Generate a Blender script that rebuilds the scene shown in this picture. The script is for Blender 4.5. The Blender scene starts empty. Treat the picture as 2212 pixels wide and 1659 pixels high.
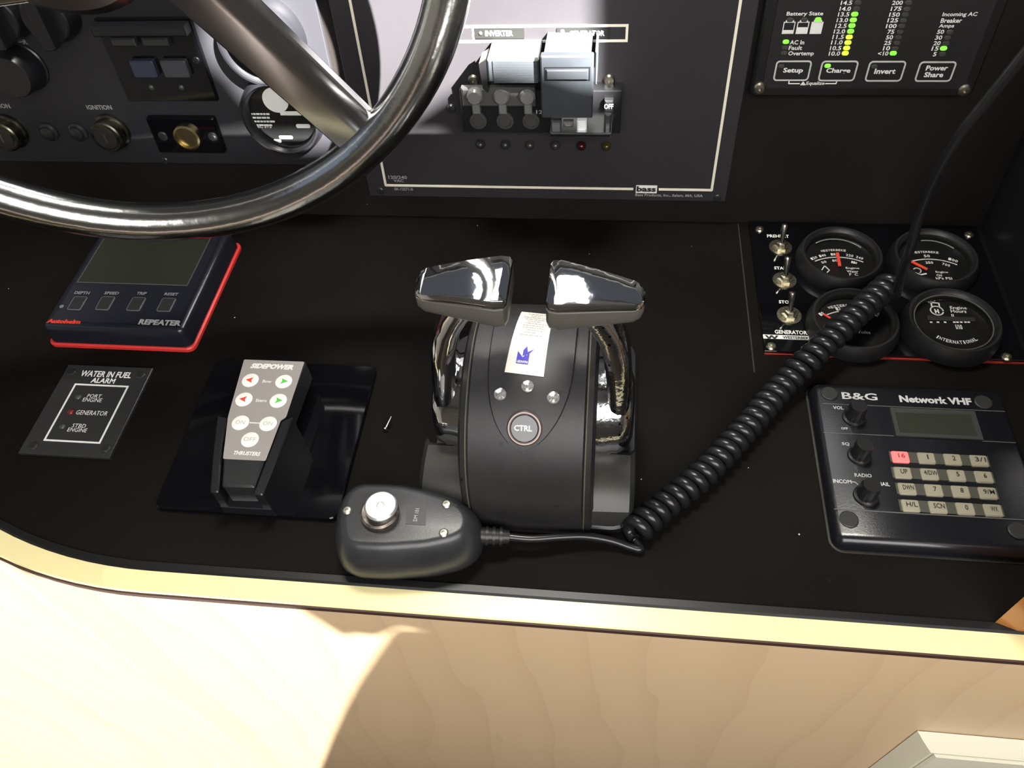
import bpy, math, random
from mathutils import Vector, Matrix
from mathutils.geometry import tessellate_polygon
random.seed(4)
sc = bpy.context.scene
COL = sc.collection
PI = math.pi
# ------------------------------------------------------------------ camera
F, CX, CY = 1700.0, 1106.0, 829.5
def nrm(v): return Vector(v).normalized()
_Y = nrm((285, -2210, 1700)); _X = Vector((1, .0458, -.114)); _X = (_X - _X.dot(_Y) * _Y).normalized(); _Z = _X.cross(_Y)
H = .43
CAM = Vector((0, 0, H))
def ray(px, py):
    c = Vector(((px - CX) / F, (py - CY) / F, 1.0))
    return Vector((_X.dot(c), _Y.dot(c), _Z.dot(c)))
cam = bpy.data.cameras.new('camera'); co = bpy.data.objects.new('camera', cam); COL.objects.link(co)
cam.sensor_fit = 'HORIZONTAL'; cam.sensor_width = 36; cam.lens = 36 * F / 2212; cam.clip_start = .01; cam.clip_end = 50
xr = Vector((_X.x, _Y.x, _Z.x)); yd = Vector((_X.y, _Y.y, _Z.y)); zf = Vector((_X.z, _Y.z, _Z.z))
m3 = Matrix((xr, -yd, -zf)).transposed()
co.matrix_world = Matrix.Translation(CAM) @ m3.to_4x4()
sc.camera = co
# ------------------------------------------------------------------ world, sun, lights, exposure
sc.view_settings.view_transform = 'Standard'; sc.view_settings.look = 'None'; sc.view_settings.gamma = 1
sc.view_settings.use_curve_mapping = False
sc.view_settings.exposure = 0.0
wrld = bpy.data.worlds.new('world'); sc.world = wrld; wrld.use_nodes = True
wrld.node_tree.nodes['Background'].inputs[0].default_value = (.80, .88, 1, 1)
wrld.node_tree.nodes['Background'].inputs[1].default_value = .09
SUN_D = Vector((-.107, .113, -.138)).normalized()
def light(name, kind, loc, target=None, energy=1, color=(1, 1, 1), direction=None, **kw):
    l = bpy.data.lights.new(name, kind); l.energy = energy; l.color = color
    for k, v in kw.items(): setattr(l, k, v)
    o = bpy.data.objects.new(name, l); COL.objects.link(o); o.location = loc
    d = direction if direction is not None else (Vector(target) - Vector(loc))
    o.rotation_euler = d.to_track_quat('-Z', 'Y').to_euler()
    return o
light('sun', 'SUN', (1, -1, 2), direction=SUN_D, energy=128, color=(1, .97, .95), angle=.0093)
light('windshield_daylight', 'AREA', (-.12, .56, 1.12), (-.03, .25, 0), 10.5, (1, .96, .87), shape='RECTANGLE', size=.34, size_y=.16)
light('console_front_fill', 'AREA', (.17, -.62, .78), (-.02, .2, -.12), 19.5, (1, .97, .945), shape='RECTANGLE', size=1.15, size_y=.62)  # added fill lamp that brightens the console front
light('cap_reflection_light', 'AREA', (-.12, .965, .86), (-.05, .28, .15), 1.5, (.95, .98, 1), shape='RECTANGLE', size=.27, size_y=.30)  # added lamp, placed to give the handle caps a white reflection
light('left_fill', 'AREA', (-1.15, .0, .7), (-.1, .35, 0), .4, (.62, .75, 1), shape='RECTANGLE', size=.9, size_y=.4)  # soft fill lamp added at the left wall opening
light('low_reflected_sun', 'SPOT', (-.5, -2.6, -.62), (-.45, .16, -.3), 1000, (1, .99, .97), spot_size=math.radians(38), spot_blend=.1, shadow_soft_size=.018)

# ------------------------------------------------------------------ materials
MATS = {}
def mat(name, rgb, rough=.5, metal=0.0, spec=.5, emit=0, noise=None, bump=None, specks=None, coat=0, stain=None):
    """noise=(rgb2, scale, lo, hi); bump=(scale, dist); specks=(rgb, scale, density, radius)"""
    if name in MATS: return MATS[name]
    m = bpy.data.materials.new(name); m.use_nodes = True; nt = m.node_tree; N = nt.nodes; L = nt.links
    p = N['Principled BSDF']
    p.inputs['Base Color'].default_value = (*rgb, 1); p.inputs['Roughness'].default_value = rough
    p.inputs['Metallic'].default_value = metal; p.inputs['Specular IOR Level'].default_value = spec
    p.inputs['Coat Weight'].default_value = coat
    tc = N.new('ShaderNodeNewGeometry')
    col = None
    if emit:
        p.inputs['Emission Color'].default_value = (*rgb, 1); p.inputs['Emission Strength'].default_value = emit
    if noise:
        n = N.new('ShaderNodeTexNoise'); n.inputs['Scale'].default_value = noise[1]; n.inputs['Detail'].default_value = 5
        L.new(tc.outputs['Position'], n.inputs['Vector'])
        r = N.new('ShaderNodeMapRange'); r.inputs[1].default_value = noise[2]; r.inputs[2].default_value = noise[3]
        L.new(n.outputs['Fac'], r.inputs[0])
        mx = N.new('ShaderNodeMix'); mx.data_type = 'RGBA'; mx.inputs[6].default_value = (*rgb, 1); mx.inputs[7].default_value = (*noise[0], 1)
        L.new(r.outputs[0], mx.inputs[0]); col = mx.outputs[2]
    for sp in ([specks] if specks else []) + ([stain] if stain else []):
        v = N.new('ShaderNodeTexVoronoi'); v.inputs['Scale'].default_value = sp[1]
        L.new(tc.outputs['Position'], v.inputs['Vector'])
        a = N.new('ShaderNodeMath'); a.operation = 'LESS_THAN'; a.inputs[1].default_value = sp[3]; L.new(v.outputs['Distance'], a.inputs[0])
        sx = N.new('ShaderNodeSeparateColor'); L.new(v.outputs['Color'], sx.inputs[0])
        b = N.new('ShaderNodeMath'); b.operation = 'LESS_THAN'; b.inputs[1].default_value = sp[2]; L.new(sx.outputs[0], b.inputs[0])
        c = N.new('ShaderNodeMath'); c.operation = 'MULTIPLY'; L.new(a.outputs[0], c.inputs[0]); L.new(b.outputs[0], c.inputs[1])
        mx = N.new('ShaderNodeMix'); mx.data_type = 'RGBA'; mx.inputs[6].default_value = (*rgb, 1); mx.inputs[7].default_value = (*sp[0], 1)
        if col: L.new(col, mx.inputs[6])
        L.new(c.outputs[0], mx.inputs[0]); col = mx.outputs[2]
    if col: L.new(col, p.inputs['Base Color'])
    if bump:
        n = N.new('ShaderNodeTexNoise'); n.inputs['Scale'].default_value = bump[0]; n.inputs['Detail'].default_value = 3
        L.new(tc.outputs['Position'], n.inputs['Vector'])
        bp = N.new('ShaderNodeBump'); bp.inputs['Distance'].default_value = bump[1]; bp.inputs['Strength'].default_value = 1
        L.new(n.outputs['Fac'], bp.inputs['Height']); L.new(bp.outputs[0], p.inputs['Normal'])
    MATS[name] = m
    return m
def maple(name, c1, c2, vec_scale, wave=6., rough=.35, rot=(0, 0, 0)):
    m = bpy.data.materials.new(name); m.use_nodes = True; nt = m.node_tree; N = nt.nodes; L = nt.links
    p = N['Principled BSDF']; p.inputs['Roughness'].default_value = rough
    g = N.new('ShaderNodeNewGeometry'); mp = N.new('ShaderNodeMapping'); mp.inputs['Scale'].default_value = vec_scale; mp.inputs['Rotation'].default_value = rot
    L.new(g.outputs['Position'], mp.inputs['Vector'])
    wv = N.new('ShaderNodeTexWave'); wv.inputs['Scale'].default_value = wave; wv.inputs['Distortion'].default_value = 13
    wv.inputs['Detail'].default_value = 3; wv.inputs['Detail Scale'].default_value = 1.1; wv.wave_profile = 'SAW'
    L.new(mp.outputs[0], wv.inputs['Vector'])
    n = N.new('ShaderNodeTexNoise'); n.inputs['Scale'].default_value = 3.; n.inputs['Detail'].default_value = 6; L.new(mp.outputs[0], n.inputs['Vector'])
    pw = N.new('ShaderNodeMath'); pw.operation = 'POWER'; pw.inputs[1].default_value = 5; L.new(wv.outputs['Fac'], pw.inputs[0])
    mu = N.new('ShaderNodeMath'); mu.operation = 'MULTIPLY'; mu.inputs[1].default_value = .5; L.new(pw.outputs[0], mu.inputs[0])
    ad = N.new('ShaderNodeMath'); ad.operation = 'MULTIPLY_ADD'; ad.inputs[1].default_value = .6; L.new(n.outputs['Fac'], ad.inputs[0]); L.new(mu.outputs[0], ad.inputs[2])
    mx = N.new('ShaderNodeMix'); mx.data_type = 'RGBA'; mx.inputs[6].default_value = (*c1, 1); mx.inputs[7].default_value = (*c2, 1)
    L.new(ad.outputs[0], mx.inputs[0]); L.new(mx.outputs[2], p.inputs['Base Color'])
    return m
DECK = mat('black_laminate', (.0045, .0036, .0030), .62, spec=.06, noise=((.0072, .0058, .0050), 9, .35, .7), bump=(900, .00006), specks=((.4, .4, .38), 75, .15, .042), stain=((.007, .006, .006), 120, .12, .16))
UPR = mat('black_upright_laminate', (.0075, .006, .005), .65, spec=.14, noise=((.015, .013, .0115), 8, .35, .7), specks=((.3, .3, .3), 60, .05, .03))
PLATE = mat('charcoal_panel', (.023, .0215, .0235), .45, spec=.35, noise=((.028, .0265, .029), 14, .3, .7), bump=(1200, .00004))
BLUEPLATE = mat('dark_panel', (.019, .019, .022), .5, spec=.35, bump=(1200, .00004))
GLOSS = mat('gloss_black', (.003, .003, .004), .06, spec=.4)
SATIN = mat('satin_black', (.010, .010, .012), .3)
RUBBER = mat('black_rubber', (.010, .010, .0105), .42, bump=(500, .00008))
CORD = mat('cord_rubber', (.011, .011, .012), .27)
HOUS = mat('housing_black', (.016, .0155, .0165), .45, noise=((.026, .024, .024), 25, .4, .75), bump=(2500, .0001), stain=((.005, .005, .006), 130, .25, .2))
DUST = mat('dusty_black', (.035, .031, .022), .6, noise=((.014, .013, .012), 30, .35, .65))
POD = mat('pod_grey', (.03, .03, .028), .42, noise=((.06, .055, .04), 20, .5, .8))
CHROME = mat('chrome', (.80, .80, .80), .05, 1.0, bump=(60, .00015))
CHROME_W = mat('worn_chrome', (.55, .55, .56), .13, 1.0, bump=(350, .0002), stain=((.05, .05, .05), 260, .3, .22))
STEEL = mat('brushed_steel', (.64, .64, .65), .16, 1.0, noise=((.50, .50, .51), 18, .3, .7))
RIMM = mat('polished_rim', (.50, .50, .48), .19, 1.0, bump=(120, .0002))
NICKEL = mat('nickel', (.62, .58, .45), .3, 1.0, noise=((.3, .27, .18), 500, .45, .65))
DULLSCREW = mat('dull_screw', (.3, .28, .22), .35, 1.0)
BLACKSCREW = mat('black_screw', (.02, .02, .02), .3)
GRIP = mat('grip_grey', (.085, .078, .068), .42)
WHITE = mat('white_print', (.78, .78, .74), .55)
DIMW = mat('grey_print', (.33, .33, .32), .55)
CREAMLINE = mat('cream_line', (.80, .76, .62), .5)
INK = mat('black_ink', (.02, .02, .02), .5)
REDP = mat('red_print', (.55, .035, .02), .5)
REDEDGE = mat('red_gasket', (.62, .035, .03), .4)
REDLINE = mat('dull_red_gasket', (.25, .02, .012), .5)
NEEDLE = mat('red_needle', (.85, .07, .04), .5)
LCD = mat('lcd_dark', (.024, .027, .018), .25)
LCDF = mat('lcd_frame', (.035, .037, .035), .4)
KEY = mat('cream_key', (.27, .25, .18), .5)
KEYR = mat('red_lit_key', (1.0, .16, .15), .5, emit=.55)
KEYG = mat('key_gap', (.05, .048, .035), .6)
LEDG = mat('led_green', (.22, .90, .06), .3, emit=.8)
LEDY = mat('led_lime', (.60, .92, .05), .3, emit=.85)
LEDO = mat('led_off', (.045, .048, .042), .35)
LEDR = mat('led_red_off', (.16, .01, .01), .3)
LABELGREY = mat('remote_grey', (.30, .275, .255), .5)
BTNW = mat('white_button', (.88, .87, .80), .5)
BTNINK = mat('button_ink', (.45, .45, .4), .5)
RED = mat('red_arrow', (.75, .05, .025), .5)
GREEN = mat('green_arrow', (.10, .52, .07), .5)
PAPER = mat('paper_label', (.86, .83, .74), .6)
BLUEINK = mat('blue_ink', (.03, .02, .42), .5)
CAPGREY = mat('cap_grey', (.017, .017, .016), .5)
MIC = mat('mic_plastic', (.020, .021, .023), .33, noise=((.030, .031, .033), 40, .4, .7), bump=(1800, .00005), stain=((.2, .2, .19), 200, .03, .12))
BREAKER = mat('breaker_black', (.010, .010, .011), .25)
BRGREY = mat('breaker_grey', (.040, .046, .050), .45)
BRCLEAR = mat('toggle_grey', (.14, .14, .135), .25)
BRASS = mat('brass', (.42, .34, .18), .3, 1.0)
ROCKB = mat('rocker_blue', (.030, .036, .060), .4)
ROCKG = mat('rocker_grey', (.045, .048, .055), .4)
CREAM = mat('cream_plastic', (.78, .74, .58), .45)
WALL = mat('cabin_cream', (.26, .26, .25), .6, noise=((.22, .22, .21), 3, .3, .7))
CEIL = mat('cabin_ceiling', (.16, .16, .16), .7, noise=((.13, .13, .13), 3, .3, .7))
FLOORM = maple('cabin_floor_wood', (.07, .055, .045), (.05, .038, .03), (1, .2, 1), 8)
FACIA = maple('maple_veneer', (.73, .54, .33), (.62, .44, .255), (1, 1, .22), 7)
NOSE = maple('maple_nosing', (.80, .73, .39), (.74, .62, .31), (.5, 3, 3), 1.5, .3)
ORANGE = maple('varnished_wood', (.42, .17, .035), (.28, .10, .02), (3, 3, .6), 3, .2)
SEAM = mat('seam_dark', (.05, .022, .015), .6)
def lens_mat():
    m = bpy.data.materials.new('gauge_glass'); m.use_nodes = True; N = m.node_tree.nodes; L = m.node_tree.links; N.clear()
    o = N.new('ShaderNodeOutputMaterial'); t = N.new('ShaderNodeBsdfTransparent'); g = N.new('ShaderNodeBsdfGlossy'); g.inputs['Roughness'].default_value = .05
    mx = N.new('ShaderNodeMixShader'); f = N.new('ShaderNodeFresnel'); f.inputs[0].default_value = 1.35
    L.new(f.outputs[0], mx.inputs[0]); L.new(t.outputs[0], mx.inputs[1]); L.new(g.outputs[0], mx.inputs[2]); L.new(mx.outputs[0], o.inputs[0])
    return m
LENS = lens_mat()

# ------------------------------------------------------------------ frames
class Fr:
    """local frame: u, v along a surface, n off it"""
    def __init__(s, o, u, v, n): s.o = Vector(o); s.u = Vector(u).normalized(); s.v = Vector(v).normalized(); s.n = Vector(n).normalized()
    def w(s, a, b, c=0): return s.o + s.u * a + s.v * b + s.n * c
    def at(s, px, py, h=0):
        r = ray(px, py); o = s.o + s.n * h; t = (o - CAM).dot(s.n) / r.dot(s.n); p = CAM + r * t - s.o
        return p.dot(s.u), p.dot(s.v)
    def pt(s, px, py, h=0):
        a, b = s.at(px, py, h); return s.w(a, b, h)
DK = Fr((0, 0, 0), (1, 0, 0), (0, 1, 0), (0, 0, 1))
_dn = nrm((123, 1604, 1700)); UPV = -Vector((0, _Y.dot(_dn), _Z.dot(_dn))); UPV.normalize()
UP = Fr((0, .505, 0), (1, 0, 0), UPV, (0, -UPV.z, UPV.y))
FC = Fr((0, .163, 0), (1, 0, 0), (0, 0, 1), (0, -1, 0))

# ------------------------------------------------------------------ mesh building
class MB:
    def __init__(s, fr=DK): s.V = []; s.Fc = []; s.fr = fr
    def add(s, vs, fs):
        b = len(s.V); s.V += [Vector(v) for v in vs]; s.Fc += [tuple(i + b for i in f) for f in fs]; return s
    def loft(s, rings, c0=True, c1=True, closed=True):
        n = len(rings[0]); vs = [v for r in rings for v in r]; fs = []
        for k in range(len(rings) - 1):
            for i in range(n if closed else n - 1):
                j = (i + 1) % n; fs.append((k * n + i, k * n + j, (k + 1) * n + j, (k + 1) * n + i))
        b = len(s.V); s.add(vs, fs)
        for flag, k in ((c0, 0), (c1, len(rings) - 1)):
            if flag:
                ring = [Vector(q) for q in rings[k]]
                tri = tessellate_polygon([ring])
                for t in tri: s.Fc.append(tuple(b + k * n + i for i in (t if k else t[::-1])))
        return s
    def prism(s, pts, h0, h1, bev=0, fr=None):
        fr = fr or s.fr
        if bev:
            ins = inset(pts, bev)
            return s.loft([[fr.w(a, b, h0) for a, b in pts], [fr.w(a, b, h1 - bev * (1 if h1 > h0 else -1)) for a, b in pts], [fr.w(a, b, h1) for a, b in ins]])
        return s.loft([[fr.w(a, b, h0) for a, b in pts], [fr.w(a, b, h1) for a, b in pts]])
    def box(s, u0, u1, v0, v1, h0, h1, bev=0, r=0, fr=None):
        return s.prism(rrect(u0, u1, v0, v1, r) if r else [(u0, v0), (u1, v0), (u1, v1), (u0, v1)], h0, h1, bev, fr)
    def lathe(s, c, prof, n=32, fr=None, cap0=True, cap1=True):
        fr = fr or s.fr
        return s.loft([[fr.w(c[0] + r * math.cos(2 * PI * i / n), c[1] + r * math.sin(2 * PI * i / n), h) for i in range(n)] for r, h in prof], cap0, cap1)
    def tube(s, path, r, n=10, caps=True):
        path = [Vector(p) for p in path]; rings = []; prev = None
        for i, p in enumerate(path):
            t = (path[min(i + 1, len(path) - 1)] - path[max(i - 1, 0)]).normalized()
            a = Vector((0, 0, 1)) if prev is None else prev
            if prev is None and abs(t.z) > .9: a = Vector((1, 0, 0))
            a = (a - t * a.dot(t)).normalized(); prev = a; b = t.cross(a); rr = r[i] if isinstance(r, (list, tuple)) else r
            rings.append([p + (a * math.cos(2 * PI * k / n) + b * math.sin(2 * PI * k / n)) * rr for k in range(n)])
        return s.loft(rings, caps, caps)
    def ring(s, pts, wd, h0, h1, closed=True):
        """flat strip along a closed or open polyline, width wd"""
        fr = s.fr
        if closed:
            out = inset(pts, -wd / 2); ins = inset(pts, wd / 2)
            n = len(pts)
            for i in range(n):
                j = (i + 1) % n
                vs = [fr.w(*q, hh) for q in (out[i], out[j], ins[j], ins[i]) for hh in (h0, h1)]
                s.add(vs, [(0, 2, 4, 6), (1, 3, 5, 7), (0, 1, 3, 2), (4, 5, 7, 6)])
        else:
            for (a, b) in zip(pts[:-1], pts[1:]):
                dx, dy = b[0] - a[0], b[1] - a[1]; l = math.hypot(dx, dy); nx, ny = -dy / l * wd / 2, dx / l * wd / 2; ex, ey = dx / l * wd * .2, dy / l * wd * .2
                s.prism([(a[0] - nx - ex, a[1] - ny - ey), (b[0] - nx + ex, b[1] - ny + ey), (b[0] + nx + ex, b[1] + ny + ey), (a[0] + nx - ex, a[1] + ny - ey)], h0, h1)
        return s
    def build(s, name, m, parent=None, smooth=30, label=None, bevel=0):
        me = bpy.data.meshes.new(name)
        lo = Vector([min(v[i] for v in s.V) for i in range(3)]); hi = Vector([max(v[i] for v in s.V) for i in range(3)]); c = (lo + hi) / 2
        if parent is None: c.z = lo.z
        me.from_pydata([v - c for v in s.V], [], s.Fc); me.materials.append(m)
        import bmesh
        bm = bmesh.new(); bm.from_mesh(me); bmesh.ops.recalc_face_normals(bm, faces=bm.faces); bm.to_mesh(me); bm.free()
        if smooth:
            me.shade_smooth(); me.set_sharp_from_angle(angle=math.radians(smooth))
        o = bpy.data.objects.new(name, me); COL.objects.link(o)
        WPOS[o.name] = c.copy()
        if parent is not None:
            o.parent = parent; o.location = c - WPOS[parent.name]
        else: o.location = c
        if label: o['label'] = label
        if bevel:
            b = o.modifiers.new('bevel', 'BEVEL'); b.width = bevel; b.segments = 2; b.limit_method = 'ANGLE'; b.angle_limit = math.radians(35)
        return o
WPOS = {}
def inset(pts, d):
    n = len(pts); area = sum(pts[i][0] * pts[(i + 1) % n][1] - pts[(i + 1) % n][0] * pts[i][1] for i in range(n)); sg = 1 if area > 0 else -1
    out = []
    for i in range(n):
        p0, p1, p2 = pts[i - 1], pts[i], pts[(i + 1) % n]
        a = Vector((p1[0] - p0[0], p1[1] - p0[1])).normalized(); b = Vector((p2[0] - p1[0], p2[1] - p1[1])).normalized()
        na, nb = Vector((-a.y, a.x)) * sg, Vector((-b.y, b.x)) * sg; m_ = (na + nb); k = m_.length_squared
        m_ = m_ * (2 / k) if k > .05 else na
        out.append((p1[0] + m_.x * d, p1[1] + m_.y * d))
    return out
def rrect(u0, u1, v0, v1, r, n=5):
    pts = []
    for cx, cy, a in ((u1 - r, v1 - r, 0), (u0 + r, v1 - r, 90), (u0 + r, v0 + r, 180), (u1 - r, v0 + r, 270)):
        for k in range(n + 1):
            t = math.radians(a + 90 * k / n); pts.append((cx + r * math.cos(t), cy + r * math.sin(t)))
    return pts
def rpoly(pts, r, n=4):
    out = []; N = len(pts)
    for i in range(N):
        p0, p1, p2 = Vector(pts[i - 1]), Vector(pts[i]), Vector(pts[(i + 1) % N])
        a = (p0 - p1); b = (p2 - p1); rr = min(r, a.length * .45, b.length * .45); A = p1 + a.normalized() * rr; B = p1 + b.normalized() * rr
        for k in range(n + 1):
            t = k / n; q = A * (1 - t) ** 2 + p1 * 2 * t * (1 - t) + B * t * t; out.append((q.x, q.y))
    return out
def thing(name, label, cat, loc, group=None):
    o = bpy.data.objects.new(name, None); COL.objects.link(o); o.location = loc; o.empty_display_size = .02
    o['label'] = label; o['category'] = cat; WPOS[o.name] = Vector(loc)
    if group: o['group'] = group
    return o
def tag(o, label, cat, group=None):
    o['label'] = label; o['category'] = cat
    if group: o['group'] = group
    return o
def struct(o): o['kind'] = 'structure'; return o
TXT = {}
def glyphs(s, bold=0.0):
    k = (s, bold)
    if k not in TXT:
        c = bpy.data.curves.new('t', 'FONT'); c.body = s; c.size = 1; c.resolution_u = 2; c.offset = bold; c.align_x = 'LEFT'
        c.space_line = .8
        o = bpy.data.objects.new('t', c); me = bpy.data.meshes.new_from_object(o)
        V = [tuple(v.co) for v in me.vertices]; Fs = [tuple(p.vertices) for p in me.polygons]
        bpy.data.objects.remove(o); bpy.data.curves.remove(c); bpy.data.meshes.remove(me)
        x0 = min(v[0] for v in V); x1 = max(v[0] for v in V); y0 = min(v[1] for v in V); y1 = max(v[1] for v in V)
        TXT[k] = ([((v[0] - x0) / (x1 - x0) - .5, (v[1] - y0) / (y1 - y0) - .5) for v in V], Fs)
    return TXT[k]
def txt(fr, s, cx, cy, w, h, m, parent, off=.0003, bold=.02, rot=0, shear=0, mb=None, name='lettering', surf=None):
    """text centred on the surface spot seen at (cx, cy); w x h is its printed size read off the photograph"""
    base = off
    a0, b0 = fr.at(cx - w / 2, cy, base); a1, b1 = fr.at(cx + w / 2, cy, base); W = abs(a1 - a0)
    _, d0 = fr.at(cx, cy - h / 2, base); _, d1 = fr.at(cx, cy + h / 2, base); Hh = abs(d1 - d0); ca, cb = fr.at(cx, cy, base)
    if rot: W, Hh = abs(d1 - d0), abs(a1 - a0)
    V, Fs = glyphs(s, bold); vs = []
    for x, y in V:
        x, y = (x * W + y * Hh * shear), y * Hh
        if rot: x, y = -y * rot, x * rot
        vs.append(fr.w(ca + x, cb + y, base))
    own = mb is None; mb = mb or MB(fr); mb.add(vs, Fs)
    if own: return mb.build(name, m, parent, smooth=0)
def pxpoly(fr, pts, h=0): return [fr.at(x, y, h) for x, y in pts]
def screw(fr, px, py, h, parent, r=.003, m=None, name='screw', hh=.0012, slot=True):
    c = fr.at(px, py, h); o = MB(fr)
    o.lathe(c, [(r, h - .0003), (r, h + hh * .4), (r * .75, h + hh * .9), (r * .3, h + hh), (r * .28, h + hh * .4)], 16)
    s = o.build(name, m or DULLSCREW, parent)
    return s
def dome(fr, px, py, h, parent, r, m, name='indicator_light', hh=None):
    c = fr.at(px, py, h); hh = hh or r * .6
    return MB(fr).lathe(c, [(r, h - .0002)] + [(r * math.cos(t), h + hh * math.sin(t)) for t in (0, .4, .8, 1.15, 1.4)], 18).build(name, m, parent)
def mm(fr, px, py, h, w):
    """width in metres of w photo pixels at that spot"""
    return abs(fr.at(px + w / 2, py, h)[0] - fr.at(px - w / 2, py, h)[0])

# ================================================================== cabin
CZ, FZ = 1.25, -.98
def slab(name, vs, m, t, n):
    n = Vector(n) * t; return struct(MB().loft([vs, [Vector(v) + n for v in vs]]).build(name, m, smooth=0))
slab('floor', [(-1.3, -3.2, FZ), (1.3, -3.2, FZ), (1.3, 1, FZ), (-1.3, 1, FZ)], FLOORM, .03, (0, 0, -1))
# ceiling with an added opening, its outline cut to shape the sun patch
lit_px = [(430, -260), (440, 120), (498, 168), (560, 250), (640, 322), (720, 318), (800, 315), (905, 252), (960, 214), (1010, 196), (1080, 206), (1180, 236), (1284, 246), (1284, -260)]
hatch = []  # made-up opening: sun patch outline traced back up to the ceiling
for q in lit_px:
    p = UP.pt(*q, .004); t = (CZ - p.z) / -SUN_D.z; p = p - SUN_D * t; hatch.append((p.x, p.y))
def hole_slab(name, outer, hole, z0, z1, m):
    mb = MB()
    for z in (z0, z1):
        o3 = [Vector((a, b, z)) for a, b in outer]; h3 = [Vector((a, b, z)) for a, b in hole]
        mb.add(o3 + h3, tessellate_polygon([o3, h3]))
    for loop in (outer, hole):
        mb.add([Vector((a, b, z)) for a, b in loop for z in (z0, z1)], [(2 * i, 2 * i + 1, (2 * i + 3) % (2 * len(loop)), (2 * i + 2) % (2 * len(loop))) for i in range(len(loop))])
    return mb.build(name, m, smooth=0)
struct(hole_slab('ceiling', [(-1.3, -4.2), (1.3, -4.2), (1.3, 1), (-1.3, 1)], hatch, CZ, CZ + .002, CEIL))  # rear overhang added to keep the sun out of the doorway
def wall_open(name, A, B, z0, z1, u0, u1, w0, w1, m):
    """wall from A to B with one rectangular opening (u along, w up)"""
    A = Vector((*A, 0)); B = Vector((*B, 0)); L = (B - A).length; d = (B - A) / L; n = Vector((-d.y, d.x, 0)) * .03; mb = MB()
    for a, b, c, e in ((0, u0, z0, z1), (u1, L, z0, z1), (u0, u1, z0, w0), (u0, u1, w1, z1)):
        if b - a < .005 or e - c < .005: continue
        q = [A + d * a + Vector((0, 0, c)), A + d * b + Vector((0, 0, c)), A + d * b + Vector((0, 0, e)), A + d * a + Vector((0, 0, e))]
        mb.loft([q, [v + n for v in q]])
    return struct(mb.build(name, m, smooth=0))
wall_open('wall_left', (-1.3, -1.7), (-1.3, 1), FZ, CZ, .9, 2.3, .35, 1.05, WALL)
wall_open('wall_right', (1.3, -1.7), (1.3, 1), FZ, CZ, 2.3, 2.6, .45, .75, WALL)
wall_open('wall_front', (-1.3, 1), (1.3, 1), FZ, CZ, .3, 2.3, .62, 1.1, WALL)
wall_open('wall_rear', (-1.3, -1.7), (1.3, -1.7), FZ, CZ, .2, 1.9, FZ + .02, -.05, WALL)
# curtain and side seat added out of view to shape the low light patch
SP = Vector((-.5, -2.6, -.62)); YC = -.5
def back(px, py, dz=0, yy=.163):
    r = ray(px, py); p = CAM + r * (yy / r.y); p.z += dz; t = (YC - SP.y) / (p.y - SP.y); q = SP + (p - SP) * t; return (q.x, q.z)
PLN = Fr((0, YC, 0), (1, 0, 0), (0, 0, 1), (0, -1, 0))
edge = [back(-500, 1258), back(-60, 1262), back(0, 1264), back(45, 1281), back(78, 1264), back(130, 1266), back(170, 1266), back(400, 1284), back(640, 1306), back(662, 1322), back(700, 1346), back(745, 1373), back(770, 1366), back(815, 1372), back(868, 1352)]
gobo_pts = edge + [(edge[-1][0] + .06, edge[-1][1] - .02), (edge[-1][0] + .95, edge[-1][1] - .02), (edge[-1][0] + .95, edge[-1][1] + .21), (edge[-1][0] - .1, edge[-1][1] + .45), (edge[0][0] - .3, edge[0][1] + .45)]
tag(MB(PLN).prism(gobo_pts, 0, .008).build('gobo', mat('gobo_dark', (.06, .06, .065), .9), smooth=0), 'dark curtain added out of view, lower edge cut to shape the low light', 'gobo')
cutter = [back(868, 1352), back(830, 1405), back(790, 1465), back(758, 1525), back(728, 1590), back(700, 1659), back(688, 1720)]
sx, sz = cutter[-1]
cutter += [(sx - .01, FZ + .02), (sx + .75, FZ + .02), (cutter[0][0] + .75, cutter[0][1] + .0)]
tag(MB(PLN).prism(cutter, -.05, -.012, .004).build('side_cutter', mat('cutter_dark', (.04, .04, .042), .6), smooth=0), 'dark side seat standing behind the photographer', 'beam_cutter')

# ================================================================== console
con = thing('helm_console', 'black laminate boat helm console with maple nosing and maple veneer front', 'console', (-.1, .34, -.5))
XR = .30
def front_curve(y, ext=.5):
    """front edge outline: straight at distance y, rounded away at the left"""
    r = .31 - (y - .177); cxx, cyy = -.265, .177 + .31; pts = [(XR, y)]
    for k in range(9):
        t = math.radians(21 * k / 8); pts.append((cxx - r * math.sin(t), cyy - r * math.cos(t)))
    if ext: pts.append((pts[-1][0] - ext * math.cos(t), pts[-1][1] + ext * math.sin(t)))
    return pts
def strip(y0, y1, h0, h1, bev=0, ext=.5):
    a, b = front_curve(y0, ext), front_curve(y1, ext); mb = MB()
    rings = [[DK.w(*p, h0), DK.w(*p, h1 - bev), DK.w(p[0] + (q[0] - p[0]) * min(1, bev / max(abs(y1 - y0), 1e-6)), p[1] + (q[1] - p[1]) * min(1, bev / max(abs(y1 - y0), 1e-6)), h1), DK.w(*q, h1), DK.w(*q, h0)] for p, q in zip(a, b)]
    return mb.loft(rings)
top = front_curve(.1825); dk = top + [(top[-1][0], .52), (XR, .52)]
MB().prism(dk, -.022, 0).build('deck_panel', DECK, con, smooth=0, label='matt black laminate top')
strip(.1772, .1825, -.02,   .0012, .0012).build('edge_trim', mat('trim_black', (.006, .006, .006), .38, spec=.4), con, label='raised black edge bead')
strip(.1635, .1772, -.0035, -.0002, .0008).build('nosing', NOSE, con, label='pale maple nosing')
strip(.1624, .1637, -.0050, -.0012).build('dark_seam', SEAM, con)
strip(.1625, .1700, -.97, -.0050, 0, 0).build('front_panel', FACIA, con, label='maple veneer front')
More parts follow.
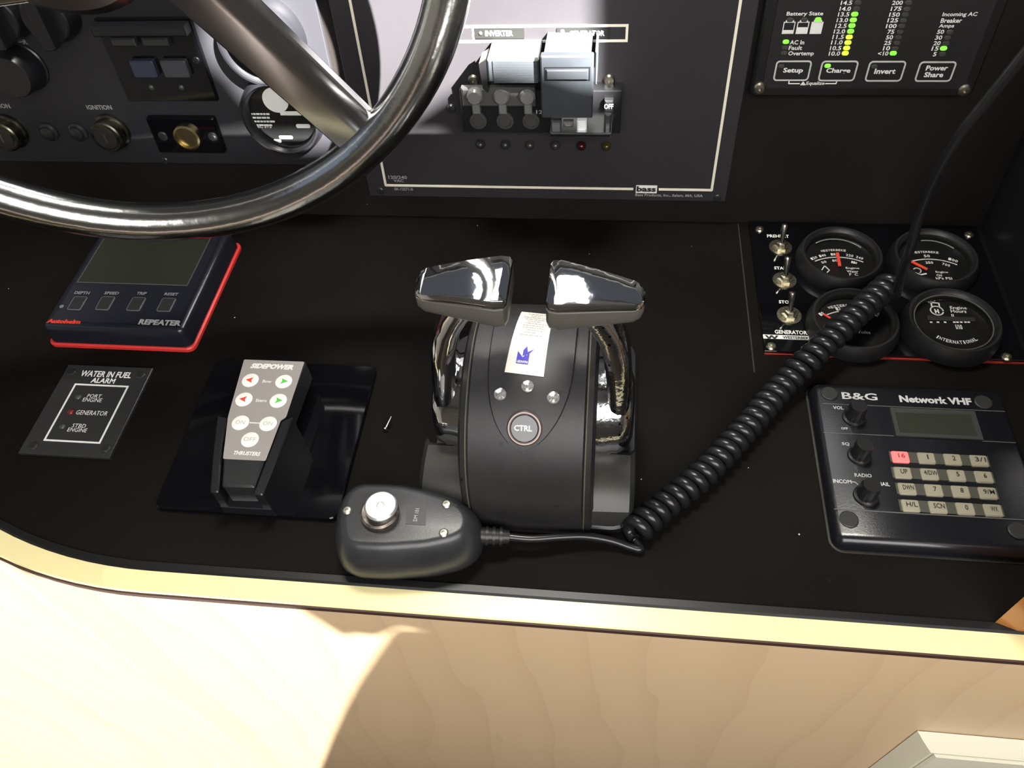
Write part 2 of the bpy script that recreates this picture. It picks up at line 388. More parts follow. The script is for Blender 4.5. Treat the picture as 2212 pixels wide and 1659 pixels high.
MB(UP).box(-.75, XR, -.01, .315, -.03, 0).build('back_panel', UPR, con, smooth=0, label='black upright instrument panel')
sidefr = Fr((.2885, 0, 0), (0, 1, 0), (0, 0, 1), (1, 0, 0))
MB(sidefr).prism([(.30, -.0), (.54, 0), (.54, .38), (.50, .38), (.40, .20)], 0, .012).build('side_cheek', SATIN, con, smooth=0)
MB(Fr((-.75, 0, 0), (0, 1, 0), (0, 0, 1), (1, 0, 0))).prism([(.535, .285), (.545, .31), (.98, .24), (.98, .22)], 0, .75 + XR).build('dash_top', UPR, con, smooth=0)
# shallow routed joint where the gauge panel insert meets the deck
MB().box(.1042, .1052, .35, .503, 0, .0003).build('insert_joint', mat('joint_dark', (.012, .011, .009), .7), con, smooth=0)
post = MB(); fp = [(.217, .1825), (.2275, .1785), (.31, .1785), (.31, .215), (.245, .2055)]
post.prism(fp, .0, .30)
tag(post.build('wooden_post', ORANGE, None, smooth=0), 'varnished orange wooden post at the right front corner of the console', 'post')
MB().prism([(-1.29, .1838), (-.3785, .1838), (-.3785, .26), (-1.29, .26)], FZ + .002, -.0228).build('locker_front', FACIA, con, smooth=0)
# cream hatch frame on the front panel
hf = thing('access_hatch', 'cream plastic hatch frame on the lower right of the wooden console front', 'hatch', (.38, .155, -.30))
u0, v1 = FC.at(1998, 1622, .012)[0], FC.at(2003, 1622, .012)[1]
h = MB(FC); out = [(u0, v1), (u0 + .30, v1), (u0 + .30, v1 - .4), (u0, v1 - .4)]
h.loft([[FC.w(a, b, q) for a, b in inset(out, d)] for d, q in ((-.004, .001), (0, .006), (.0055, .0115), (.0075, .0115), (.0078, .009))], True, False)
h.build('frame', CREAM, hf)
MB(FC).prism(inset(out, .0085), .004, .0130, .0015).build('door', CREAM, hf)

# ================================================================== steering wheel
WC = Vector((-.265212, .37193, .29324)); _t, _a = -.0247, .18698; WR = .1907
wn = Vector((math.sin(_a) * math.cos(_t), -math.cos(_a) * math.cos(_t), math.sin(_t))); wu = Vector((math.cos(_a), math.sin(_a), 0)); wv = wn.cross(wu)
WF = Fr(WC, wu, wv, wn)
sw = thing('steering_wheel', 'stainless steel boat steering wheel with thick polished rim and flat spoke', 'steering wheel', WC)
rm = MB(WF); nR, nT = 128, 28; rt = .0124
rings = []
for i in range(nR):
    a = 2 * PI * i / nR
    rings.append([WF.w((WR + rt * math.cos(2 * PI * k / nT)) * math.cos(a), (WR + rt * math.cos(2 * PI * k / nT)) * math.sin(a), rt * math.sin(2 * PI * k / nT)) for k in range(nT)])
vs = [v for r in rings for v in r]
rm.add(vs, [(i * nT + k, i * nT + (k + 1) % nT, ((i + 1) % nR) * nT + (k + 1) % nT, ((i + 1) % nR) * nT + k) for i in range(nR) for k in range(nT)])
rm.build('rim', RIMM, sw, smooth=60)
# seen spoke: edges run through (40,-49)->(103,-146) and (83,-53)->(128,-125) mm
base_sp = [((.0, .012), (.052, -.003)), ((.040, -.049), (.083, -.053)), ((.0715, -.0975), (.1055, -.089)), ((.103, -.146), (.1275, -.1245)), ((.108, -.154), (.132, -.1315))]
for k in range(3):
    ca, sa = math.cos(2 * PI * k / 3), math.sin(2 * PI * k / 3); mb = MB(WF); rings = []
    for (A, B) in base_sp:
        A = (A[0] * ca - A[1] * sa, A[0] * sa + A[1] * ca); B = (B[0] * ca - B[1] * sa, B[0] * sa + B[1] * ca)
        L = lambda t: (A[0] + (B[0] - A[0]) * t, A[1] + (B[1] - A[1]) * t)
        rings.append([WF.w(*L(t), hh) for t, hh in ((0, -.0045), (0, .0005), (.04, .002), (.5, .003), (.90, .0022), (.97, .0005), (1, -.0035), (.97, -.006), (.5, -.0065))])
    mb.loft(rings).build('spoke', STEEL, sw, smooth=35)
MB(WF).lathe((0, 0), [(.052, -.012), (.052, 0), (.046, .007), (.02, .010)], 48).build('hub', STEEL, sw)
MB(WF).lathe((0, 0), [(.018, -.14), (.018, -.012)], 24).build('shaft', STEEL, sw)

# ================================================================== left instrument panel (upright)
ip = thing('ignition_panel', 'dark ignition panel with rotary knobs and key switches behind the steering wheel', 'switch panel', UP.w(-.40, .17, 0))
T0 = .004
ur = UP.at(755, 330, T0)[0]; vb = UP.at(100, 350, T0)[1]
MB(UP).box(-.66, ur, vb, .31, 0, T0, .0006).build('panel_plate', BLUEPLATE, ip, smooth=0)
txt(UP, 'DIMMER', 32.5, 90.5, 51, 11, DIMW, ip, T0 + .0002)
txt(UP, 'IGNITION', 214, 232, 54, 10, DIMW, ip, T0 + .0002)
txt(UP, 'IGNITION', -6, 229, 54, 10, DIMW, ip, T0 + .0002)
def knob(fr, px, py, h, r, hh, m, parent, name='knob', taper=.9, flutes=0, label=None):
    c = fr.at(px, py, h); mb = MB(fr)
    mb.lathe(c, [(r * 1.06, h), (r * 1.06, h + hh * .08), (r, h + hh * .12), (r * taper, h + hh * .93), (r * taper * .94, h + hh)], 32)
    return mb.build(name, m, parent, label=label)
knob(UP, 52, 142, T0, .0175, .020, SATIN, ip, label='round dimmer knob')
for px in (12, 118):
    c = UP.at(px, 26, T0); k = MB(UP); k.lathe(c, [(.019, T0), (.019, T0 + .006), (.017, T0 + .014), (.016, T0 + .015)], 32)
    kk = k.build('rotary_knob', SATIN, ip)
    MB(UP).prism(rpoly([(c[0] - .005, c[1] - .018), (c[0] + .005, c[1] - .018), (c[0] + .005, c[1] + .018), (c[0] - .005, c[1] + .018)], .002), T0 + .0152, T0 + .024, .001).build('grip', SATIN, kk)
    c2 = (c[0] - .0008, c[1])
MB(UP).prism([UP.at(60, 7, .016), UP.at(80, 8, .016), UP.at(87, 34, .016), UP.at(70, 35, .016)], .004, .012, .0006).build('pointer', mat('pale_pointer', (.38, .38, .37), .5), ip, label='pale grey pointer')
for px, py in ((236, 290), (14, 290)):
    c = UP.at(px, py, .010); k = MB(UP)
    k.lathe(c, [(.0145, T0), (.0145, T0 + .003), (.0125, T0 + .0035), (.0125, T0 + .011), (.0115, T0 + .012)], 28)
    kk = k.build('key_switch', mat('tarnished_nickel', (.17, .16, .12), .32, 1.0, noise=((.06, .06, .05), 150, .4, .6)), ip)
    MB(UP).lathe(c, [(.0088, T0 + .012), (.0088, T0 + .0125)], 20).build('lock_barrel', BLACKSCREW, kk)
    MB(UP).box(c[0] - .0008, c[0] + .0008, c[1] - .0035, c[1] + .0035, T0 + .0125, T0 + .013).build('key_slot', DULLSCREW, kk)
for px, py in ((103, 288), (166, 288)):
    c = UP.at(px, py, T0 + .003)
    MB(UP).lathe(c, [(.0078, T0), (.0078, T0 + .002), (.0058, T0 + .003), (.0052, T0 + .005), (.0028, T0 + .0062)], 22).build('push_button', BLACKSCREW, ip)
# glossy rocker module
G = UP.at
a0, b1 = G(218, 37, T0); a1, b0 = G(478, 214, T0)
aL = G(282, 213, T0)[0]; aR = G(474, 214, T0)[0]
rk = MB(UP).box(aL, aR, G(300, 213, T0)[1], G(300, 36, T0)[1], T0, T0 + .004, .0006).build('rocker_module', GLOSS, ip, smooth=0)
hR = T0 + .004
top_v = G(300, 30, hR)[1]
MB(UP).box(aL + .001, aR - .001, top_v - .012, top_v - .005, hR, hR + .010, .001).build('hood', SATIN, rk)
for px in (277, 348): dome(UP, px, 61, hR, rk, .0022, LEDO)
for px in (327, 392): dome(UP, px, 189, hR, rk, .0022, LEDO)
for (xa, xb, m) in ((277, 336, ROCKB), (343, 406, ROCKG)):
    pa, pb = G(xa, 133, hR + .006), G(xb, 172, hR + .006)
    fa = [G(xa, 134, hR + .006), G(xb - 6, 134, hR + .006), G(xb, 170, hR + .006), G(xa + 10, 171, hR + .006)]
    u_0 = (fa[0][0] + fa[3][0]) / 2; u_1 = (fa[1][0] + fa[2][0]) / 2
    MB(UP).box(u_0, u_1, fa[3][1], fa[0][1], hR, hR + .005, .001, .0015).build('rocker', m, rk)
    t_ = G(xa, 82, hR + .004)[1]; t2 = G(xa, 100, hR + .004)[1]
    MB(UP).box(u_0 - .007, u_1 - .0072, t2, t_, hR, hR + .005, .001).build('rocker', mat('rocker_top', (.028, .029, .028), .4), rk)
screw(UP, 424, 130, hR, rk, .0028, BLACKSCREW)
# brass key socket plate
fa = [G(319, 248, T0), G(466, 250, T0), G(491, 327, T0), G(348, 324, T0)]
u_0 = (fa[0][0] + fa[3][0]) / 2; u_1 = (fa[1][0] + fa[2][0]) / 2
sp = MB(UP).box(u_0, u_1, fa[3][1], fa[0][1], T0, T0 + .005, .0012, .002).build('socket_plate', GLOSS, ip)
c = G(405, 296, T0 + .006)
MB(UP).lathe(c, [(.0105, T0 + .005), (.0105, T0 + .008), (.0088, T0 + .0085), (.0085, T0 + .0060)], 28).build('brass_socket', BRASS, sp, label='round brass socket')
for px, py in ((352, 294), (460, 295)): screw(UP, px, py, T0 + .005, sp, .0038, BLACKSCREW)
txt(UP, 'ON', 270, -1, 30, 9, REDP, ip, T0 + .0002)
screw(UP, 357, 347, T0, ip, .003, BLACKSCREW)

# ------------------------------------------------------------------ gauges
def arc_pts(c, r, a0, a1, n=18): return [(c[0] + r * math.cos(math.radians(a0 + (a1 - a0) * i / n)), c[1] + r * math.sin(math.radians(a0 + (a1 - a0) * i / n))) for i in range(n + 1)]
def gauge(fr, cx, cy, parent, base, R=.0300, hf=.012, name='gauge', m=RUBBER, glass=True):
    c = fr.at(cx, cy, base + hf)
    b = MB(fr)
    b.lathe(c, [(R * 1.03, base), (R * 1.04, base + hf * .35), (R, base + hf * .75), (R * .95, base + hf), (R * .90, base + hf), (R * .87, base + hf * .80), (R * .83, base + hf * .72), (R * .80, base + hf * .38), (0.0001, base + hf * .36)], 56, cap0=True, cap1=False)
    o = b.build(name, m, parent, smooth=40)
    MB(fr).lathe(c, [(R * .80, base + hf * .40), (.0001, base + hf * .405)], 48, cap0=False, cap1=False).build('dial', mat('dial_black', (.006, .006, .006), .35), o, smooth=0)
    if glass:
        MB(fr).lathe(c, [(R * .84, base + hf * .74), (.0001, base + hf * .76)], 40, cap0=False, cap1=False).build('glass', LENS, o)
    return o, c, base + hf * .42
def arctext(fr, s, c, r, a_mid, span, hgt, h, mb, inward=False, bold=.02):
    n = len(s)
    for i, ch in enumerate(s):
        if ch == ' ': continue
        a = math.radians(a_mid + span * (.5 - (i + .5) / n) * (-1 if inward else 1)); V, Fs = glyphs(ch, bold)
        cw = math.radians(span / n) * r * (.42 if ch in 'I' else .84)
        tx, ty = (math.sin(a), -math.cos(a)) if not inward else (-math.sin(a), math.cos(a)); nx, ny = (math.cos(a), math.sin(a)) if not inward else (-math.cos(a), -math.sin(a))
        px_, py_ = c[0] + r * math.cos(a), c[1] + r * math.sin(a)
        mb.add([fr.w(px_ + tx * x * cw + nx * y * hgt, py_ + ty * x * cw + ny * y * hgt, h) for x, y in V], Fs)
T1 = T0
g5, c5, h5 = gauge(UP, 604, 260, ip, T0, .0305, .014, m=SATIN)
k = MB(UP)
MB(UP).lathe((c5[0] - .0025, c5[1] + .012), [(.0098, h5), (.0098, h5 + .0006)], 28).build('white_disc', WHITE, g5)
for i in range(4):
    A = UP.at(540 + i * 3, 246 + i * 8, h5); u = A[0]
    while u < A[0] + .014: e = u + random.uniform(.0015, .004); k.box(u, e, A[1] - .0007, A[1] + .0007, h5, h5 + .0003); u = e + .0006
txt(UP, 'ELEC SYS', 566, 273, 40, 7, DIMW, g5, h5 + .0006, mb=k)
for a_, b_, wd_, hh_ in ((618, 296, 30, 9), (600, 304, 16, 6), (655, 272, 30, 8)):
    A = UP.at(a_, b_, h5); e = mm(UP, a_, b_, h5, wd_) / 2; k.prism(rrect(A[0] - e, A[0] + e, A[1] - .0016, A[1] + .0016, .0012, 3), h5, h5 + .0004)
k.ring([(c5[0] - .001, c5[1] + .0015), (c5[0] + .019, c5[1] + .0015)], .0032, h5, h5 + .0004, closed=False)
k.build('lettering', WHITE, g5, smooth=0)
MB(UP).box(c5[0] + .011, c5[0] + .019, c5[1] + .004, c5[1] + .0068, h5, h5 + .0004).build('red_mark', REDP, g5, smooth=0)
g6, c6, h6 = gauge(UP, 556, 100, ip, T0, .0305, .014, m=SATIN)
kk = MB(UP); kk.ring(arc_pts(c6, .018, 20, 160), .001, h6, h6 + .0004, closed=False); kk.build('scale', WHITE, g6, smooth=0)
MB(UP).ring([c6, (c6[0] - .012, c6[1] + .011)], .0012, h6 + .0005, h6 + .001, closed=False).build('needle', NEEDLE, g6, smooth=0)

# ================================================================== breaker panel
bp = thing('breaker_panel', 'charcoal breaker panel with cream border line in the middle of the upright', 'breaker panel', UP.w(-.05, .14, 0))
T2 = .003
MB(UP).box(-.195, .0915, UP.at(1200, 430, T2)[1], .30, 0, T2, .0005).build('panel_plate', PLATE, bp, smooth=0)
h2 = T2 + .0002
bl, br, bb = UP.at(833, 399, h2)[0], UP.at(1537, 412, h2)[0], UP.at(1150, 405, h2)[1]
k1, k2 = UP.at(1367, 409, h2)[0], UP.at(1424, 411, h2)[0]
b = MB(UP)
b.ring([(k1, bb), (bl, bb), (bl, .285), (br, .285), (br, bb), (k2, bb)], .0019, T2 - .001, h2 + .0002, closed=False)
b.build('border_line', CREAMLINE, bp, smooth=0)
b = MB(UP); xa, yb = UP.at(950, 89, h2)[0], UP.at(1350, 88, h2)[1]; xb, yt = UP.at(1355, 55, h2)[0], UP.at(1350, 55, h2)[1]
xm = UP.at(1022, 70, h2)[0]
b.ring([(xa, yb), (xb, yb), (xb, yt), (xa, yt)], .0017, T2 - .001, h2 + .0002)
b.ring([(xm, yb), (xm, yt)], .0015, T2 - .001, h2 + .0002, closed=False); b.build('legend_box', CREAMLINE, bp, smooth=0)
for (xc, s, wt, x0, x1) in ((1078, 'INVERTER', 60, 1026, 1132), (1268, 'GENERATOR', 76, 1203, 1317)):
    A, B = UP.at(x0, 83, h2), UP.at(x1, 60, h2)
    q = MB(UP).box(A[0], B[0], A[1], B[1], T2, T2 + .0008).build('legend_plate', mat('legend_black', (.012, .012, .011), .4), bp, smooth=0)
    txt(UP, s, xc, 72, wt, 12, WHITE, q, T2 + .001, bold=.03)
    dome(UP, x0 + 12, 68 if s[0] == 'G' else 72, T2 + .0008, q, .0014, WHITE if s[0] == 'G' else LEDO)
txt(UP, '120/240', 859, 383, 40, 7, DIMW, bp, h2); txt(UP, 'VAC', 861, 390.5, 22, 6, DIMW, bp, h2)
txt(UP, 'SK-12271-B', 872, 408.5, 40, 6, DIMW, bp, h2)
A, B = UP.at(1373, 417, h2), UP.at(1420, 401, h2)
lg = MB(UP).box(A[0], B[0], A[1], B[1], T2, h2).build('maker_badge', WHITE, bp, smooth=0)
txt(UP, 'bass', 1396, 408.5, 42, 12, INK, lg, h2 + .0002, bold=.045)
txt(UP, 'Bass Products, Inc., Salem, MA, USA', 1445, 422.4, 146, 6.5, DIMW, bp, h2)
for q in ((1023, 172), (1316, 172)): screw(UP, *q, T2, bp, .0042, DULLSCREW, hh=.003)
for q in ((975, 233),): screw(UP, *q, T2, bp, .0036, BLACKSCREW, hh=.003)
for q in ((822, 412), (1549, 427)): screw(UP, *q, T2, bp, .003, BLACKSCREW)
for i, px in enumerate((1038, 1092, 1145, 1200, 1256, 1310)):
    dome(UP, px, 311 + i * .8, T2 + .002, bp, .0036, (BLACKSCREW, BLACKSCREW, mat('lamp_grey', (.03, .025, .022), .2), mat('lamp_grey2', (.03, .025, .022), .2), mat('lamp_red', (.03, .004, .004), .15), mat('lamp_amber', (.035, .026, .006), .15))[i], name='indicator_lamp', hh=.0042)
def ub(x0, x1, y0, y1, hf):
    A = UP.at(x0, y1, hf); B = UP.at(x1, y0, hf); return A[0], B[0], A[1], B[1]
hb = .016
a, b_, c_, d_ = ub(1001, 1344, 196, 286, hb)
blk = MB(UP).box(a, b_, c_, d_, T2, hb, .0008).build('breaker_block', BREAKER, bp)
a, b_, c_, d_ = ub(999, 1155, 191, 232, hb + .005)
MB(UP).box(a, b_, c_, d_, hb, hb + .005, .0015).build('breaker_body', mat('breaker_front', (.06, .06, .058), .3), blk)
for px in (1025, 1083, 1139):
    cc = UP.at(px, 210, hb + .008); tg = MB(UP).lathe(cc, [(.0058, hb + .004), (.0058, hb + .008), (.0045, hb + .010)], 20)
    tg.box(cc[0] - .0028, cc[0] + .0028, cc[1] - .014, cc[1], hb, hb + .0065, .0008)
    t_ = tg.build('toggle', BRCLEAR, blk)
    cc = UP.at(px + 8, 262, hb + .001)
    MB(UP).lathe(cc, [(.0062, hb - .001), (.0062, hb + .0012), (.0046, hb + .0014), (.0042, hb + .0004)], 24).build('guard_ring', mat('ring_grey', (.045, .044, .04), .3), blk)
# ribbed slide module standing proud
hr = .034
a, b_, c_, d_ = ub(1055, 1164, 130, 178, hr)
rb = MB(UP).box(a, b_, c_, d_, T2, hr, .001).build('ribbed_module', BRGREY, bp)
for i in range(14):
    vv = c_ + (d_ - c_) * (i + .5) / 14
    MB(UP).box(a + .004, b_ - .001, vv - .00045, vv + .00045, hr, hr + .0010).build('rib', mat('rib_dark', (.04, .045, .05), .5), rb, smooth=0)
MB(UP).prism([(a - .0055, d_ - .002), (a - .0005, d_ + .001), (a - .0005, c_ - .007), (a - .004, c_ - .004)], .018, hr + .001).build('end_wall', BREAKER, rb, smooth=0)
# lock-out flap
hc = .042
a, b_, c_, d_ = ub(1170, 1283, 121, 256, hc)
cov = MB(UP).box(a, b_, c_, d_, hc - .006, hc, .001, .0012).build('slide_cover', mat('cover_grey', (.030, .035, .040), .45, noise=((.022, .026, .030), 40, .35, .65)), bp, label='blue-grey sliding breaker cover')
MB(UP).box(a + .002, b_ - .002, d_ - .03, d_ - .001, T2, hc - .006).build('cover_body', BRGREY, cov)
a2, b2, c2, d2 = ub(1181, 1270, 149, 170, hc)
MB(UP).box(a2, b2, c2, d2, hc, hc + .0022, .0006).build('finger_ridge', mat('cover_grey2', (.034, .038, .043), .4), cov)
MB(UP).ring([(a2 - .0012, c2 - .001), (b2 + .0012, c2 - .001), (b2 + .0012, d2 + .001), (a2 - .0012, d2 + .001)], .0008, hc, hc + .0003).build('ridge_outline', BREAKER, cov, smooth=0)
a2, b2, c2, d2 = ub(1284, 1291, 112, 184, .036)
MB(UP).box(a2, b2, c2, d2, T2, .036, .0008).build('side_rail', BRGREY, cov)
# chrome bail under the flap
a2, b2, c2, d2 = ub(1188, 1321, 288, 297, .030)
ba = MB(UP).box(a2, b2, c2, d2, .012, .030, .001).build('bail', mat('bail_metal', (.6, .6, .6), .18, 1.0), bp, label='polished metal bail below the cover')
a2, b2, c2, d2 = ub(1246, 1267, 262, 289, .026)
MB(UP).box(a2, b2, c2, d2, hb, .026, .001).build('tab', mat('bail_white', (.75, .78, .78), .4), ba)
a2, b2, c2, d2 = ub(1190, 1212, 262, 289, .022)
MB(UP).box(a2, b2, c2, d2, hb, .022, .001).build('tab', BRGREY, ba)
a2, b2, c2, d2 = ub(1216, 1238, 266, 284, .020)
MB(UP).box(a2, b2, c2, d2, hb, .020, .002).build('tab', BRCLEAR, ba)
a2, b2, c2, d2 = ub(1305, 1325, 218, 244, .021)
of = MB(UP).box(a2, b2, c2, d2, hb, .021, .001).build('off_tab', mat('tab_dark', (.03, .03, .03), .4), bp)
txt(UP, 'OFF', 1315, 230, 20, 11, WHITE, of, .0213)
a2, b2, c2, d2 = ub(1304, 1322, 246, 284, .023)
MB(UP).box(a2, b2, c2, d2, hb, .023, .0015).build('breaker_lever', mat('lever_dark', (.03, .03, .031), .4), bp)
txt(UP, '12', 1165, 242, 14, 8, DIMW, bp, hb + .0005)

# ================================================================== charger remote
ch = thing('charger_panel', 'black battery charger panel with green and lime lights at upper right', 'control panel', UP.w(.17, .15, 0))
h3 = .012
def q3(x, y): return (1600 + x / 3.606, y / 3.606)
a, c_ = UP.at(*q3(72, 745), h3 - .002)[0], UP.at(*q3(900, 752), h3 - .002)[1]; b_ = UP.at(*q3(1815, 700), h3 - .002)[0]
MB(UP).box(a, b_, c_, .30, 0, h3 - .001, .0015, .004).build('housing', mat('charger_housing', (.006, .006, .006), .4), ch)
a2, b2, c2 = UP.at(*q3(168, 680), h3)[0], UP.at(*q3(1755, 640), h3)[0], UP.at(*q3(900, 690), h3)[1]
MB(UP).box(a2, b2, c2, .295, h3 - .002, h3).build('face_plate', mat('charger_face', (.013, .013, .014), .4), ch, smooth=0)
FP = h3 + .0002
lt = MB(UP)
def T3(s, x, y, w, h, bold=.02): txt(UP, s, *q3(x, y), w / 3.606, h / 3.606, WHITE, ch, FP, bold, mb=lt)
T3('Battery State', 500, 110, 285, 40); T3('AC In', 440, 330, 112, 34); T3('Fault', 427, 373, 105, 33); T3('Overtemp', 470, 420, 200, 42)
def led(x, y, m, r=.0017, w=None):
    c = UP.at(*q3(x, y), FP); w = w or r * 1.25
    MB(UP).prism(rrect(c[0] - w, c[0] + w, c[1] - r * .8, c[1] + r * .8, r * .75, 3), h3 - .0005, h3 + .0009, .0003).build('indicator_light', m, ch)
cols = [('14.5', 825, 22, 912, 22, LEDO), ('14.0', 815, 68, 902, 68, LEDO), ('13.5', 803, 112, 888, 110, LEDG), ('13.0', 793, 157, 877, 155, LEDG), ('12.5', 782, 201, 866, 199, LEDG), ('12.0', 770, 245, 856, 243, LEDG), ('11.5', 760, 288, 845, 288, LEDY), ('11.0', 750, 330, 835, 331, LEDY), ('10.5', 740, 375, 825, 374, LEDY), ('10.0', 731, 417, 814, 414, LEDY),
        ('200', 1222, 22, 1307, 22, LEDO), ('175', 1212, 68, 1295, 70, LEDO), ('150', 1199, 114, 1282, 114, LEDO), ('125', 1186, 158, 1267, 158, LEDO), ('100', 1174, 203, 1254, 203, LEDO), ('75', 1170, 248, 1241, 248, LEDO), ('50', 1160, 291, 1228, 290, LEDO), ('25', 1145, 334, 1216, 334, LEDO), ('10', 1137, 376, 1202, 378, LEDO), ('<10', 1110, 417, 1188, 414, LEDG),
        ('50', 1558, 248, 1628, 250, LEDO), ('30', 1543, 293, 1610, 294, LEDO), ('20', 1530, 337, 1598, 337, LEDO), ('15', 1516, 378, 1580, 376, LEDG), ('5', 1513, 422, 1570, 421, LEDO)]
for s, x, y, lx, ly, m in cols:
    T3(s, x, y, {4: 88, 3: 82, 2: 54, 1: 26}[len(s)], 34); led(lx, ly, m)
for x, y, m in ((385, 155, LEDO), (495, 155, LEDO), (603, 152, LEDG), (352, 325, LEDG), (345, 370, LEDO), (338, 412, LEDO), (315, 515, LEDO), (677, 512, LEDG), (1040, 517, LEDO)): led(x, y, m, .0016)
T3('Incoming AC', 1707, 115, 270, 40); T3('Breaker', 1642, 160, 165, 36); T3('Amps', 1603, 205, 118, 36)
T3('Setup', 408, 552, 155, 48, .03); T3('Charge', 760, 554, 190, 48, .03); T3('Invert', 1125, 555, 165, 42, .03); T3('Power', 1530, 530, 170, 40, .03); T3('Share', 1505, 582, 150, 40, .03); T3('Equalize', 582, 652, 142, 34)
lt.ring([UP.at(*q3(378, 628), FP), UP.at(*q3(374, 652), FP), UP.at(*q3(458, 652), FP)], .0007, h3, FP, closed=False)
lt.ring([UP.at(*q3(660, 652), FP), UP.at(*q3(742, 652), FP), UP.at(*q3(750, 632), FP)], .0007, h3, FP, closed=False)
lt.prism([UP.at(*q3(462, 664), FP), UP.at(*q3(508, 664), FP), UP.at(*q3(487, 634), FP)], h3, FP)
for x, lv in ((375, .3), (483, .55), (592, 1)):
    cc = UP.at(*q3(x, 210), FP); ww, hh = .0034, .0042
    lt.ring([(cc[0] - ww, cc[1] - hh), (cc[0] + ww, cc[1] - hh), (cc[0] + ww, cc[1] + hh * .7), (cc[0] - ww, cc[1] + hh * .7)], .0005, h3, FP)
    lt.prism([(cc[0] - ww, cc[1] - hh), (cc[0] + ww, cc[1] - hh), (cc[0] + ww, cc[1] - hh + hh * 1.7 * lv), (cc[0] - ww, cc[1] - hh + hh * 1.7 * lv)], h3, FP)
    for sg in (-1, 1): lt.prism(rrect(cc[0] + sg * ww * .55 - .0007, cc[0] + sg * ww * .55 + .0007, cc[1] + hh * .7, cc[1] + hh, .0002, 2), h3, FP)
lt.build('lettering', WHITE, ch, smooth=0)
for cs in (((283, 478), (547, 478), (525, 628), (258, 622)), ((635, 478), (908, 480), (885, 630), (610, 625)), ((1005, 480), (1280, 482), (1250, 632), (975, 628)), ((1400, 482), (1672, 487), (1635, 635), (1362, 628))):
    pp = [UP.at(*q3(*q), FP) for q in cs]; x0 = (pp[0][0] + pp[3][0]) / 2; x1 = (pp[1][0] + pp[2][0]) / 2; y1 = (pp[0][1] + pp[1][1]) / 2; y0 = (pp[2][1] + pp[3][1]) / 2
    bt = MB(UP).prism(rrect(x0, x1, y0, y1, .002), h3 - .001, h3 + .0001).build('button', mat('charger_button', (.010, .010, .011), .45), ch, smooth=0)
    MB(UP).ring(rrect(x0, x1, y0, y1, .002), .0010, h3, FP + .0001).build('outline', mat('outline_grey', (.5, .5, .48), .5), bt, smooth=0)
for q in ((147, 685), (1740, 700)): screw(UP, *q3(*q), h3 - .001, ch, .0042, DULLSCREW, hh=.0025)

# ================================================================== generator gauge panel
gp = thing('gauge_panel', 'glossy black generator panel with four round gauges and three toggle switches', 'gauge panel', (.197, .435, 0))
gx0, gx1, gy0, gy1 = .1125, .2835, .3675, .503
MB().box(gx0 + .0003, gx1, gy0 - .0012, gy1 - .003, 0, .0011).build('gasket', REDLINE, gp, smooth=0, label='dull red gasket showing below the plate')
MB().box(gx0, gx1, gy0, gy1, .0011, .003, .0003).build('panel_plate', GLOSS, gp, smooth=0)
HG = .003
def z4(x, y): return (1580 + x / 3.5, 440 + y / 3.5)
def z5(x, y): return (1700 + x / 4.32, 440 + y / 4.32)
gl = MB()
for s, x, y, w, h in (('PREHEAT', 352, 245, 165, 22), ('START', 382, 487, 118, 22), ('STOP', 408, 743, 100, 24), ('GENERATOR', 450, 972, 245, 30)):
    txt(DK, s, *z4(x, y), w / 3.5, h / 3.5, WHITE, gp, HG + .0002, .03, mb=gl)
gl.build('lettering', WHITE, gp, smooth=0)
pp = pxpoly(DK, [z4(238, 992), z4(612, 1000), z4(612, 1030), z4(236, 1022)], HG)
bd = MB().box(pp[0][0], pp[1][0], (pp[2][1] + pp[3][1]) / 2, (pp[0][1] + pp[1][1]) / 2, HG, HG + .0002).build('maker_badge', WHITE, gp, smooth=0)
txt(DK, 'WESTERBEKE', *z4(495, 1013), 61, 6, INK, bd, HG + .0004, .03); txt(DK, 'W', *z4(305, 1010), 30, 9, INK, bd, HG + .0004, .05)
for q in (z4(212, 198), z4(1793, 240), z4(300, 1082), z4(2078, 1162)): screw(DK, *q, HG, gp, .0035, NICKEL, hh=.002)
for bx, by, tx_, ty_ in ((370, 332, 405, 150), (400, 582, 425, 395), (435, 847, 462, 665)):
    c = DK.at(*z4(bx, by), HG); tg = MB()
    tg.lathe(c, [(.0086, HG), (.0086, HG + .0008), (.0062, HG + .0009)], 26)
    t_ = tg.build('toggle_switch', NICKEL, gp)
    MB().lathe(c, [(.0058, HG + .0008), (.0058, HG + .0026), (.0040, HG + .0030), (.0036, HG + .0052), (.0028, HG + .0054)], 6).build('hex_nut', NICKEL, t_, smooth=10)
    P0 = DK.w(*c, HG + .005); P1 = DK.pt(*z4(tx_, ty_), .0215)
    pt_ = [P0 + (P1 - P0) * t for t in (0, .1, .5, .85, .95, 1)]
    MB().tube(pt_, [.0016, .0017, .0021, .0026, .0023, .0010], 14).build('lever', mat('toggle_chrome', (.7, .68, .62), .2, 1.0), t_)
def gtext(mb, s, x, y, w, h, hd, fr=DK, bold=.01): txt(fr, s, *z5(x, y), w / 4.32, h / 4.32, WHITE, None, hd, bold, mb=mb)
